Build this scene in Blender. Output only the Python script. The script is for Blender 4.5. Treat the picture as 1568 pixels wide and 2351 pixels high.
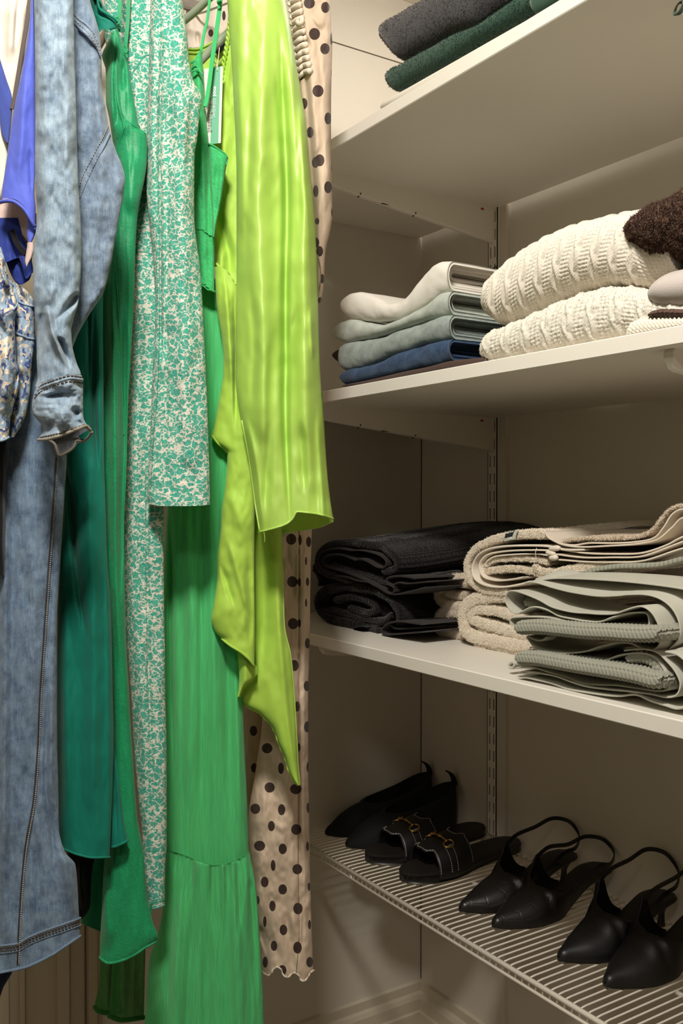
import bpy, math, random
import numpy as np
from mathutils import Matrix, Vector
PI = math.pi
rnd = random.Random(7)
for o in list(bpy.data.objects): bpy.data.objects.remove(o)
COL = bpy.context.scene.collection
SC = bpy.context.scene

# ------------------------------------------------------------------ camera
FPX, CX, CY = 2146.45, 784.0, 1175.5          # focal length in pixels of the 1568 x 2351 frame
YAW, PITCH = math.radians(32.808), math.radians(-0.758)
EYE = np.array([0.0, 0.0, 1.12])
cR = np.array([math.sin(YAW), math.cos(YAW), 0.0])
_f = np.array([-math.cos(YAW), math.sin(YAW), 0.0]); _u = np.array([0, 0, 1.0])
cW = _f * math.cos(PITCH) + _u * math.sin(PITCH)
cU = _u * math.cos(PITCH) - _f * math.sin(PITCH)
cam = bpy.data.cameras.new('camera'); cam_o = bpy.data.objects.new('camera', cam); COL.objects.link(cam_o)
cam.sensor_fit = 'VERTICAL'; cam.sensor_height = 36.0; cam.lens = 36.0 * FPX / 2351.0
cam.clip_start = 0.02; cam.clip_end = 30
cam_o.matrix_world = Matrix(((cR[0], cU[0], -cW[0], EYE[0]), (cR[1], cU[1], -cW[1], EYE[1]), (cR[2], cU[2], -cW[2], EYE[2]), (0, 0, 0, 1)))
SC.camera = cam_o

# ------------------------------------------------------------------ light
w = bpy.data.worlds.new('world'); SC.world = w; w.use_nodes = True
w.node_tree.nodes['Background'].inputs[0].default_value = (1.0, 0.93, 0.84, 1)
w.node_tree.nodes['Background'].inputs[1].default_value = 0.15
def area(name, loc, target, size, watts, col=(1, 0.945, 0.86), sy=None):
    l = bpy.data.lights.new(name, 'AREA'); l.shape = 'DISK' if sy is None else 'RECTANGLE'; l.size = size
    if sy: l.size_y = sy
    l.energy = watts; l.color = col
    o = bpy.data.objects.new(name, l); COL.objects.link(o); o.location = loc
    o.rotation_euler = (Vector(target) - Vector(loc)).to_track_quat('-Z', 'Y').to_euler()
    return o
area('ceiling_spot', (-0.28, 0.02, 2.09), (-0.75, 0.45, 1.1), 0.20, 23)
area('fill_light', (0.25, -0.55, 2.09), (-0.3, 0.2, 0.6), 0.30, 5.0)  # added fill that lifts the lower middle, no lamp seen here
area('shelf_downlight', (-1.15, 1.06, 2.10), (-1.15, 1.09, 1.6), 0.10, 1.6)
vs = SC.view_settings; vs.view_transform = 'Standard'; vs.look = 'None'; vs.exposure = 0.0; vs.gamma = 1.0
vs.use_curve_mapping = False
SC.cycles.max_bounces = 10; SC.cycles.diffuse_bounces = 6; SC.cycles.transparent_max_bounces = 12

# ------------------------------------------------------------------ where a sight line of the photograph meets a plane of the room
def ray(px, py):
    px = np.asarray(px, float); py = np.asarray(py, float)
    return cW + cR * ((px - CX) / FPX)[..., None] + cU * ((CY - py) / FPX)[..., None]
def atD(px, py, D): return EYE + ray(px, py) * np.asarray(D, float)[..., None]
def atX(px, py, X): r = ray(px, py); return EYE + r * ((X - EYE[0]) / r[..., 0])[..., None]
def atY(px, py, Y): r = ray(px, py); return EYE + r * ((Y - EYE[1]) / r[..., 1])[..., None]
def atZ(px, py, Z): r = ray(px, py); return EYE + r * ((Z - EYE[2]) / r[..., 2])[..., None]

# ------------------------------------------------------------------ objects
BASE = {}
def thing(name, label, cat, loc=(0, 0, 0), group=None):
    o = bpy.data.objects.new(name, None); COL.objects.link(o); o.location = loc; o.empty_display_size = 0.05
    o['label'] = label; o['category'] = cat
    if group: o['group'] = group
    BASE[o] = np.array(loc, float)
    return o
def tag(o, label, cat, group=None):
    o['label'] = label; o['category'] = cat
    if group: o['group'] = group
    return o
def mk(name, V, F, mat, parent=None, uv=None, attr=None, smooth=True, base=None, kind=None, label=None):
    """one mesh object from world-space vertices"""
    V = np.asarray(V, float).reshape(-1, 3)
    b = BASE[parent] if parent is not None else (np.array(base, float) if base is not None else np.zeros(3))
    me = bpy.data.meshes.new(name)
    me.from_pydata((V - b).tolist(), [], F if isinstance(F, list) else F.tolist())
    if mat: me.materials.append(mat)
    if smooth: me.polygons.foreach_set('use_smooth', [True] * len(me.polygons))
    li = np.zeros(len(me.loops), int); me.loops.foreach_get('vertex_index', li)
    if uv is not None:
        l = me.uv_layers.new(name='UVMap'); l.data.foreach_set('uv', np.asarray(uv, float).reshape(-1, 2)[li].ravel())
    if attr is not None:
        a = me.attributes.new('dotd', 'FLOAT', 'POINT'); a.data.foreach_set('value', np.asarray(attr, float).ravel())
    me.update()
    o = bpy.data.objects.new(name, me); COL.objects.link(o)
    if parent is not None: o.parent = parent
    else: o.location = b
    BASE[o] = b
    if kind: o['kind'] = kind
    if label: o['label'] = label
    return o
def inst(src, name, offset, parent):
    o = src.copy(); COL.objects.link(o); o.parent = parent
    o.location = Vector(src.location) + Vector(offset); BASE[o] = BASE[src] + np.array(offset)
    return o
class MB:
    """collects boxes, tubes and grids into one mesh"""
    def __init__(s): s.V = []; s.F = []; s.n = 0
    def add(s, V, F):
        V = np.asarray(V, float).reshape(-1, 3); s.V.append(V)
        s.F += [[int(i) + s.n for i in f] for f in F]; s.n += len(V); return s
    def box(s, lo, hi):
        x0, y0, z0 = lo; x1, y1, z1 = hi
        return s.add([(x0,y0,z0),(x1,y0,z0),(x1,y1,z0),(x0,y1,z0),(x0,y0,z1),(x1,y0,z1),(x1,y1,z1),(x0,y1,z1)],
                     [(0,3,2,1),(4,5,6,7),(0,1,5,4),(1,2,6,5),(2,3,7,6),(3,0,4,7)])
    def tube(s, P, r, n=8, closed=False, flat=None): V, F = tube(P, r, n, closed, flat); return s.add(V, F)
    def obj(s, name, mat, parent=None, smooth=False, **k):
        return mk(name, np.vstack(s.V), s.F, mat, parent, smooth=smooth, **k)
def tube(P, r, n=8, closed=False, flat=None):
    P = np.asarray(P, float); m = len(P); r = np.broadcast_to(np.asarray(r, float), (m,))
    T = np.roll(P, -1, 0) - np.roll(P, 1, 0)
    if not closed: T[0] = P[1] - P[0]; T[-1] = P[-1] - P[-2]
    T /= np.linalg.norm(T, axis=1)[:, None] + 1e-12
    up = np.array([0, 0, 1.0]) if abs(T[0][2]) < 0.9 else np.array([1.0, 0, 0])
    a = np.cross(T[0], up); a /= np.linalg.norm(a)
    V = []
    for i in range(m):
        a = a - T[i] * (a @ T[i]); a /= np.linalg.norm(a) + 1e-12; b = np.cross(T[i], a)
        for k in range(n):
            t = 2 * PI * k / n; sc = 1 if flat is None else flat
            V.append(P[i] + r[i] * (math.cos(t) * a + sc * math.sin(t) * b))
    F = []
    for i in range(m if closed else m - 1):
        j = (i + 1) % m
        for k in range(n): F.append((i*n+k, i*n+(k+1) % n, j*n+(k+1) % n, j*n+k))
    if not closed: F.append(tuple(range(n))[::-1]); F.append(tuple((m-1)*n+k for k in range(n)))
    return V, F
def band_strip(P, wdir, wid, th):
    """flat strap: rectangular section, wdir = direction of its width at each point"""
    P = np.asarray(P, float); m = len(P); W = np.asarray(wdir, float); W = np.broadcast_to(W, (m, 3)).copy()
    wid = np.broadcast_to(np.asarray(wid, float), (m,))
    T = np.gradient(P, axis=0); T /= np.linalg.norm(T, axis=1)[:, None] + 1e-12
    W -= T * np.sum(W * T, axis=1)[:, None]; W /= np.linalg.norm(W, axis=1)[:, None] + 1e-12
    N = np.cross(T, W); V = []
    for i in range(m):
        for a, b in ((-1,-1),(1,-1),(1,1),(-1,1)): V.append(P[i] + W[i]*a*wid[i]/2 + N[i]*b*th/2)
    F = [(i*4+k, i*4+(k+1) % 4, i*4+4+(k+1) % 4, i*4+4+k) for i in range(m-1) for k in range(4)]
    F += [(3,2,1,0), ((m-1)*4, (m-1)*4+1, (m-1)*4+2, (m-1)*4+3)]
    return V, F
def gridF(nu, nv, off=0, wrapu=False):
    F = []
    for j in range(nv - 1):
        for i in range(nu if wrapu else nu - 1):
            a = off + j*nu + i; b = off + j*nu + (i+1) % nu
            F.append((a, b, b + nu, a + nu))
    return F
# ------------------------------------------------------------------ curves and noise
def pchip(x, y):
    x = np.asarray(x, float); y = np.asarray(y, float)
    o = np.argsort(x); x = x[o]; y = y[o]
    keep = np.r_[True, np.diff(x) > 1e-6]; x = x[keep]; y = y[keep]
    if len(x) == 1: return lambda q: np.full(np.shape(q), y[0])
    h = np.diff(x); d = np.diff(y) / h; m = np.zeros(len(x)); m[0] = d[0]; m[-1] = d[-1]
    for i in range(1, len(x)-1):
        if d[i-1] * d[i] > 0:
            w1 = 2*h[i] + h[i-1]; w2 = h[i] + 2*h[i-1]; m[i] = (w1+w2) / (w1/d[i-1] + w2/d[i])
    def ev(q):
        q = np.clip(np.asarray(q, float), x[0], x[-1]); i = np.clip(np.searchsorted(x, q) - 1, 0, len(x)-2)
        t = (q - x[i]) / h[i]; t2 = t*t; t3 = t2*t
        return (2*t3-3*t2+1)*y[i] + (t3-2*t2+t)*h[i]*m[i] + (-2*t3+3*t2)*y[i+1] + (t3-t2)*h[i]*m[i+1]
    return ev
def yx(pts): return pchip([p[1] for p in pts], [p[0] for p in pts])     # x as a function of y
def xy(pts): return pchip([p[0] for p in pts], [p[1] for p in pts])     # y as a function of x
def spline(P, n, closed=False):
    """Catmull-Rom through points, resampled evenly to n"""
    P = np.asarray(P, float)
    Q = np.vstack([P[-1], P, P[0], P[1]]) if closed else np.vstack([2*P[0]-P[1], P, 2*P[-1]-P[-2]])
    out = []
    for i in range(len(Q)-3):
        p0, p1, p2, p3 = Q[i:i+4]
        for t in np.linspace(0, 1, 14, endpoint=False):
            out.append(0.5*((2*p1)+(-p0+p2)*t+(2*p0-5*p1+4*p2-p3)*t*t+(-p0+3*p1-3*p2+p3)*t**3))
    out.append(Q[-2]); out = np.array(out)
    s = np.r_[0, np.cumsum(np.linalg.norm(np.diff(out, axis=0), axis=1))]
    q = np.linspace(0, s[-1], n)
    return np.stack([np.interp(q, s, out[:, k]) for k in range(out.shape[1])], 1)
def _h(ix, iy, seed):
    n = (ix.astype(np.int64)*374761393 + iy.astype(np.int64)*668265263 + seed*974634777) & 0x7fffffff
    n = ((n ^ (n >> 13)) * 1274126177) & 0x7fffffff
    return ((n ^ (n >> 16)) & 0xffff) / 65535.0
def vn(x, y, seed=0):
    x, y = np.broadcast_arrays(np.asarray(x, float), np.asarray(y, float))
    ix = np.floor(x); iy = np.floor(y); fx = x-ix; fy = y-iy; fx = fx*fx*(3-2*fx); fy = fy*fy*(3-2*fy)
    a = _h(ix, iy, seed); b = _h(ix+1, iy, seed); c = _h(ix, iy+1, seed); d = _h(ix+1, iy+1, seed)
    return (a*(1-fx)+b*fx)*(1-fy) + (c*(1-fx)+d*fx)*fy - 0.5
def fbm(x, y, seed=0, o=3): return sum(vn(x*2**k, y*2**k, seed+k) / 2**k for k in range(o))
def sst(t): t = np.clip(t, 0, 1); return t*t*(3-2*t)

# ------------------------------------------------------------------ materials
class M:
    def __init__(s, name):
        s.m = bpy.data.materials.new(name); s.m.use_nodes = True; s.t = s.m.node_tree
        s.b = s.t.nodes['Principled BSDF']; s.out = s.t.nodes['Material Output']
    def n(s, typ, ins=None, **props):
        nd = s.t.nodes.new(typ)
        for k, v in props.items(): setattr(nd, k, v)
        for k, v in (ins or {}).items():
            if isinstance(v, bpy.types.NodeSocket): s.t.links.new(v, nd.inputs[k])
            else: nd.inputs[k].default_value = v
        return nd
    def set(s, **k):
        for a, v in k.items():
            key = a.replace('_', ' ')
            if isinstance(v, bpy.types.NodeSocket): s.t.links.new(v, s.b.inputs[key])
            else: s.b.inputs[key].default_value = v
        return s
    def uv(s, sx=1, sy=1, rot=0):
        c = s.n('ShaderNodeTexCoord')
        v = c.outputs['UV']
        if rot: v = s.n('ShaderNodeMapping', {0: v, 'Rotation': (0, 0, rot)}).outputs[0]
        return s.n('ShaderNodeMapping', {0: v, 'Scale': (sx, sy, 1)}).outputs[0]
    def obj(s, sc=(1, 1, 1)):
        c = s.n('ShaderNodeTexCoord')
        return s.n('ShaderNodeMapping', {0: c.outputs['Object'], 'Scale': sc}).outputs[0]
    def noise(s, vec, scale, detail=3, rough=0.5, dist=0):
        return s.n('ShaderNodeTexNoise', {'Vector': vec, 'Scale': scale, 'Detail': detail, 'Roughness': rough, 'Distortion': dist}).outputs[0]
    def ramp(s, f, *st, interp='LINEAR'):
        r = s.n('ShaderNodeValToRGB', {0: f}); e = r.color_ramp.elements; r.color_ramp.interpolation = interp
        while len(e) < len(st): e.new(0.5)
        for i, (p, c) in enumerate(st):
            e[i].position = p; e[i].color = (c, c, c, 1) if isinstance(c, (int, float)) else (*c, 1)
        return r.outputs[0]
    def math(s, op, a, b=0.0, c=None):
        d = {0: a, 1: b}
        if c is not None: d[2] = c
        return s.n('ShaderNodeMath', d, operation=op).outputs[0]
    def mix(s, f, a, b, blend='MIX'):
        nd = s.n('ShaderNodeMix', data_type='RGBA', blend_type=blend)
        for k, v in ((0, f), (6, a), (7, b)):
            if isinstance(v, bpy.types.NodeSocket): s.t.links.new(v, nd.inputs[k])
            else: nd.inputs[k].default_value = v if k == 0 else (*v[:3], 1)
        return nd.outputs[2]
    def bump(s, h, strength=0.3, dist=0.001):
        b = s.n('ShaderNodeBump', {'Height': h, 'Strength': strength, 'Distance': dist}); s.set(Normal=b.outputs[0]); return s
def paint(name, col, rough=0.5, spec=0.4, mottle=0.03, scale=6, bump=0.05):
    m = M(name); v = m.obj(); n = m.noise(v, scale, 4)
    c2 = tuple(max(0, c*(1-mottle*4)) for c in col)
    m.set(Base_Color=m.mix(m.ramp(n, (0.3, 0.0), (0.75, 1.0)), c2, col), Roughness=rough, Specular_IOR_Level=spec)
    m.bump(m.noise(v, 260, 2), bump, 0.0004); return m.m
def wall_mat(name, col):
    m = M(name); v = m.obj(); n = m.noise(v, 2.2, 5, 0.6)
    sp = m.noise(v, 38, 3, 0.7); scuff = m.ramp(sp, (0.70, 0.0), (0.76, 0.35))
    lo = m.noise(v, 9, 2); scuff = m.math('MULTIPLY', scuff, m.ramp(lo, (0.5, 0.0), (0.65, 1.0)))
    c = m.mix(m.ramp(n, (0.35, 0.0), (0.7, 1.0)), tuple(x*0.95 for x in col), col)
    m.set(Base_Color=m.mix(scuff, c, tuple(x*0.55 for x in col)), Roughness=0.55, Specular_IOR_Level=0.35)
    m.bump(m.noise(v, 180, 3), 0.12, 0.0006); return m.m
def cloth_mat(name, col, kind='plain', rough=0.85, sheen=0.2, spec=0.2, dark=0.75, sub=0.0):
    m = M(name); v = m.uv(); base = col; dk = tuple(c*dark for c in col)
    if kind == 'crepe':       # fine slanting wrinkles
        h = m.noise(m.uv(150, 900, 0.6), 1.0, 3, 0.55)
        c = m.mix(m.ramp(h, (0.3, 0.0), (0.7, 1.0)), dk, base); m.bump(h, 0.35, 0.0010)
    elif kind == 'satin':
        h = m.noise(m.uv(600, 1600, 0.15), 1.0, 2); c = m.mix(h, tuple(x*0.9 for x in col), base); m.bump(h, 0.22, 0.0006)
    elif kind == 'chiffon':   # long vertical crinkles
        h = m.noise(m.uv(900, 22), 1.0, 4, 0.6, 0.3)
        c = m.mix(m.ramp(h, (0.3, 0.0), (0.72, 1.0)), dk, base); m.bump(h, 0.5, 0.0012)
    elif kind == 'weave':
        a = m.n('ShaderNodeTexWave', {'Vector': m.uv(1, 1, 0.7), 'Scale': 220, 'Distortion': 1.5, 'Detail': 2}).outputs['Fac']
        c = m.mix(a, dk, base); m.bump(a, 0.25, 0.0006)
    elif kind == 'terry':
        h = m.noise(v, 520, 4, 0.65, 0.6); h2 = m.noise(v, 90, 2)
        c = m.mix(m.ramp(h, (0.33, 0.0), (0.6, 1.0)), dk, base); c = m.mix(m.ramp(h2, (0.3, 0.25), (0.7, 0.0)), c, dk)
        m.bump(h, 0.6, 0.0022)
    elif kind == 'knit':      # little v-shaped stitches
        c0 = m.n('ShaderNodeTexVoronoi', {'Vector': m.uv(230, 300, 0.0), 'Scale': 1.0, 'Randomness': 0.35}).outputs['Distance']
        c = m.mix(m.ramp(c0, (0.25, 0.0), (0.75, 1.0)), base, dk); m.bump(m.math('SUBTRACT', 1.0, c0), 1.0, 0.0022)
    elif kind == 'felt':
        h = m.noise(v, 900, 3, 0.7); c = m.mix(m.ramp(h, (0.35, 0.0), (0.68, 1.0)), dk, base); m.bump(h, 0.5, 0.0012)
    else:
        h = m.noise(v, 700, 2); c = m.mix(h, dk, base); m.bump(h, 0.2, 0.0005)
    m.set(Base_Color=c, Roughness=rough, Sheen_Weight=sheen, Specular_IOR_Level=spec)
    m.b.inputs['Sheen Roughness'].default_value = 0.5
    return m.m
def denim_mat(name, dark, light, per=0.0012, contrast=0.5):
    m = M(name); v = m.uv()
    mo = m.noise(v, 55, 7, 0.72); st = m.noise(m.uv(600, 60), 1.0, 4, 0.6); fi = m.noise(v, 1100, 2)
    sep = m.n('ShaderNodeSeparateXYZ', {0: v})
    d = m.math('ADD', sep.outputs[0], m.math('MULTIPLY', sep.outputs[1], 0.62))
    tw = m.math('SINE', m.math('MULTIPLY', d, 2*PI/per)); tw = m.math('MULTIPLY_ADD', tw, 0.14, 0.0)
    f = m.math('ADD', m.math('MULTIPLY', mo, 1.15), m.math('MULTIPLY', st, 0.5))
    f = m.math('ADD', m.math('ADD', f, tw), m.math('MULTIPLY', fi, 0.5))
    m.set(Base_Color=m.mix(m.ramp(m.math('MULTIPLY', f, 0.5), (0.37, 0.0), (0.66, 1.0)), dark, light),
          Roughness=0.9, Specular_IOR_Level=0.15, Sheen_Weight=0.15)
    m.bump(m.math('ADD', tw, m.math('MULTIPLY', fi, 0.6)), 0.5, 0.0008); return m.m
def print_mat(name, green, cream):
    m = M(name); v = m.uv(1.0, 1.25)
    wob = m.n('ShaderNodeTexNoise', {'Vector': v, 'Scale': 130.0, 'Detail': 2.0}).outputs['Color']
    vv = m.n('ShaderNodeVectorMath', {0: v, 1: m.n('ShaderNodeVectorMath', {0: wob, 'Scale': 0.014}, operation='SCALE').outputs[0]}, operation='ADD').outputs[0]
    e = m.n('ShaderNodeTexVoronoi', {'Vector': vv, 'Scale': 108.0, 'Randomness': 1.0}, feature='DISTANCE_TO_EDGE').outputs['Distance']
    big = m.noise(m.uv(1, 1.6), 75, 2, 0.5, 0.8)
    th = m.math('MULTIPLY_ADD', m.ramp(big, (0.40, 0.0), (0.68, 1.0)), 0.11, 0.004)
    f = m.math('ADD', m.math('SUBTRACT', e, th), m.math('MULTIPLY', m.math('SUBTRACT', m.noise(v, 330, 2, 0.5, 0.5), 0.5), 0.30))
    c = m.mix(m.ramp(m.math('ADD', f, 0.5), (0.515, 0.0), (0.545, 1.0)), cream, green)
    h = m.noise(m.uv(700, 260), 1.0, 3); tone = m.noise(m.uv(300, 300), 1.0, 2)
    c = m.mix(m.ramp(tone, (0.35, 0.30), (0.6, 0.0)), c, tuple(x*0.55 for x in green)); c = m.mix(m.ramp(h, (0.40, 0.30), (0.6, 0.0)), c, tuple(x*0.6 for x in cream))
    m.set(Base_Color=c, Roughness=0.8, Specular_IOR_Level=0.2, Sheen_Weight=0.1); m.bump(h, 0.6, 0.0012); return m.m
def dot_mat(name, ground, dot):
    m = M(name); a = m.n('ShaderNodeAttribute', attribute_name='dotd').outputs['Fac']
    w_ = m.n('ShaderNodeTexWave', {'Vector': m.uv(1, 1, 0.5), 'Scale': 260, 'Distortion': 1.0}).outputs['Fac']
    c = m.mix(m.math('MULTIPLY', w_, 0.4), ground, tuple(x*0.82 for x in ground)); d = m.mix(m.math('MULTIPLY', w_, 0.4), dot, tuple(x*0.7 for x in dot))
    m.set(Base_Color=m.mix(m.ramp(a, (0.97, 0.0), (1.0, 1.0)), d, c), Roughness=0.6, Specular_IOR_Level=0.3, Sheen_Weight=0.1)
    m.bump(w_, 0.12, 0.0005); return m.m
def floral_mat(name):
    m = M(name); v = m.uv()
    vv = m.mix(0.10, v, m.n('ShaderNodeTexNoise', {'Vector': v, 'Scale': 60.0}).outputs['Color'])
    vo = m.n('ShaderNodeTexVoronoi', {'Vector': vv, 'Scale': 62, 'Randomness': 0.9}); fl = vo.outputs['Distance']
    pick = m.n('ShaderNodeSeparateColor', {0: vo.outputs['Color']}).outputs[0]
    leaf = m.noise(m.uv(1, 1, 0.4), 90, 1, 0.4, 0.8)
    c = m.mix(m.ramp(leaf, (0.56, 0.0), (0.58, 1.0)), (0.27, 0.36, 0.46), (0.07, 0.10, 0.25))
    flower = m.math('MULTIPLY', m.ramp(fl, (0.46, 1.0), (0.50, 0.0)), m.ramp(pick, (0.22, 0.0), (0.24, 1.0)))
    c = m.mix(flower, c, (0.66, 0.58, 0.46))
    heart = m.math('MULTIPLY', m.ramp(fl, (0.10, 1.0), (0.14, 0.0)), m.ramp(pick, (0.3, 0.0), (0.32, 1.0)))
    c = m.mix(heart, c, (0.45, 0.16, 0.11))
    m.set(Base_Color=c, Roughness=0.85, Specular_IOR_Level=0.2); m.bump(m.noise(v, 800, 2), 0.2, 0.0005); return m.m
def leather(name, col=(0.006, 0.0055, 0.006), rough=0.42, croc=False):
    m = M(name); v = m.obj(); n = m.noise(v, 500, 3)
    if croc:
        vo = m.n('ShaderNodeTexVoronoi', {'Vector': m.obj((55, 38, 45)), 'Scale': 1.0, 'Randomness': 0.45}, feature='DISTANCE_TO_EDGE').outputs['Distance']
        e = m.ramp(vo, (0.0, 0.0), (0.07, 1.0)); n = m.math('ADD', m.math('MULTIPLY', n, 0.3), e); m.bump(n, 0.22, 0.0008)
    else: m.bump(n, 0.25, 0.0004)
    m.set(Base_Color=(*col, 1), Roughness=rough, Specular_IOR_Level=0.5); return m.m
def plain(name, col, rough=0.5, metal=0.0, spec=0.5):
    m = M(name); v = m.obj(); n = m.noise(v, 120, 2)
    m.set(Base_Color=m.mix(n, tuple(c*0.92 for c in col), col), Roughness=rough, Metallic=metal, Specular_IOR_Level=spec); return m.m
def sheer_mat(name, col, alpha):
    m = M(name); h = m.noise(m.uv(700, 18), 1.0, 3, 0.6)
    m.set(Base_Color=(*col, 1), Roughness=0.8, Alpha=m.ramp(h, (0.3, alpha*0.8), (0.7, min(1, alpha*1.2)))); m.bump(h, 0.4, 0.001); return m.m

W_ = wall_mat('wall_paint', (0.68, 0.63, 0.55))
WP = wall_mat('panel_paint', (0.42, 0.35, 0.25))  # brown panel, its colour darkened to carry the shade behind the clothes
SHELF = paint('white_shelf_laminate', (0.80, 0.755, 0.68), 0.42, 0.45, 0.01, 4, 0.02)
STEEL = paint('white_powder_coat', (0.76, 0.715, 0.635), 0.38, 0.5, 0.01, 8, 0.05)
WIREM = paint('white_coated_wire', (0.82, 0.76, 0.66), 0.35, 0.5, 0.01, 8, 0.02)
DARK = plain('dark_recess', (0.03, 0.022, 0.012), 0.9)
FLOORM = paint('floor_boards', (0.30, 0.25, 0.19), 0.5, 0.4, 0.05, 12)

# ------------------------------------------------------------------ the room
LX, WY, FY = -1.527, 1.18, 0.7657         # left wall, shelf wall, front edge of the shelves
H = 2.125
def sbox(name, lo, hi, m, **k):
    o = MB().box(lo, hi).obj(name, m, base=((lo[0]+hi[0])/2, (lo[1]+hi[1])/2, lo[2]), **k); o['kind'] = 'structure'; return o
sbox('floor', (LX-0.1, -1.2, -0.05), (1.7, WY+0.1, 0), FLOORM)
sbox('ceiling', (LX-0.1, -1.2, H), (1.7, WY+0.1, H+0.05), W_)
sbox('wall_left', (LX-0.06, -1.2, 0), (LX, WY, 1.997), W_)
sbox('wall_left_upper', (LX-0.06, -1.2, 2.0), (LX, WY, H), W_)
sbox('wall_back', (LX-0.06, WY, 0), (1.6, WY+0.06, H), W_)
sbox('wall_right', (1.6, -1.2, 0), (1.66, WY+0.06, H), W_)
sbox('wall_front', (LX-0.06, -1.26, 0), (1.66, -1.2, H), W_)
def baseboard(name, along):
    prof = [(0.0, 0.0), (0.016, 0.0), (0.016, 0.070), (0.013, 0.074), (0.013, 0.096), (0.010, 0.104), (0.006, 0.109), (0.006, 0.126), (0.0, 0.129)]
    V = []; F = []; n = len(prof)
    for e in (0, 1):
        for d, z in prof:
            if along == 'X': V.append(((LX + 0.0, 1.6)[e], WY - d, z))
            else: V.append((LX + d, (0.50, WY)[e], z))
    for i in range(n-1): F.append((i, i+1, n+i+1, n+i))
    o = mk(name, V, F, paint(name + '_paint', (0.60, 0.54, 0.42), 0.45, 0.4, 0.02), smooth=False, base=(0, 0, 0)); o['kind'] = 'structure'
baseboard('baseboard_back', 'X'); baseboard('baseboard_left', 'Y')
# moulded door and casing low on the left wall
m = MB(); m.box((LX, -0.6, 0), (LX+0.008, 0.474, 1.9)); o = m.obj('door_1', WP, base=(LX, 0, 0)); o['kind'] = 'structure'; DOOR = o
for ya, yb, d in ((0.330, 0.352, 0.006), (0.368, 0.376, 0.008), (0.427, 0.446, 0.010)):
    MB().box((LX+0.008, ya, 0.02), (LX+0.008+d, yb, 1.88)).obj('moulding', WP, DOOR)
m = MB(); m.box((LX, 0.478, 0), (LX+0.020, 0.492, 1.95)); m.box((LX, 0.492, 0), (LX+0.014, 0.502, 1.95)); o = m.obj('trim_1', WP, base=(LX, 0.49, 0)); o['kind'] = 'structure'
# upright batten of the wall panelling beside the standard
UX = -1.298
m = MB(); m.box((UX+0.01255, WY-0.008, 0), (UX+0.031, WY, 1.655)); o = m.obj('trim_2', W_, base=(UX, WY, 0)); o['kind'] = 'structure'
m = MB(); m.box((LX+0.0004, WY-0.0012, 0.13), (LX+0.0014, WY-0.0001, 1.27)); o = m.obj('corner_line', DARK, base=(LX, WY, 0.13)); o['kind'] = 'structure'  # thin dark line down the wall corner

# ------------------------------------------------------------------ shelf standards, brackets, shelves
def standard(x, z0, z1, label):
    t = thing('shelf_standard', label, 'shelf upright', (x, WY, z0), 'slotted uprights of the shelf wall')
    m = MB(); d = 0.013; yb = WY; yf = WY - d
    xs = [x-0.0125, x-0.0070, x-0.0040, x+0.0040, x+0.0070, x+0.0125]
    for a, b in ((0, 1), (2, 3), (4, 5)): m.box((xs[a], yf, z0), (xs[b], yf+0.0015, z1))
    m.box((xs[0], yf, z0), (xs[0]+0.0015, yb, z1)); m.box((xs[5]-0.0015, yf, z0), (xs[5], yb, z1))
    zs = [1.270 + k*0.032 for k in range(-40, 40) if z0 + 0.008 < 1.270 + k*0.032 < z1 - 0.008]
    for z in zs:
        for a in (1, 3): m.box((xs[a], yf, max(z0, z-0.006)), (xs[a+1], yf+0.0015, min(z1, z+0.006)))
    m.obj('channel', STEEL, t)
    MB().box((xs[0]+0.002, yb-0.004, z0), (xs[5]-0.002, yb-0.001, z1)).obj('slot_back', DARK, t)
    return t
standard(UX, 0.50, 2.1, 'white slotted upright on the back wall, at the left near the corner')
standard(-0.585, 0.50, 2.1, 'white slotted upright behind the stacked sweaters and towels, right of the frame edge')
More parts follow.
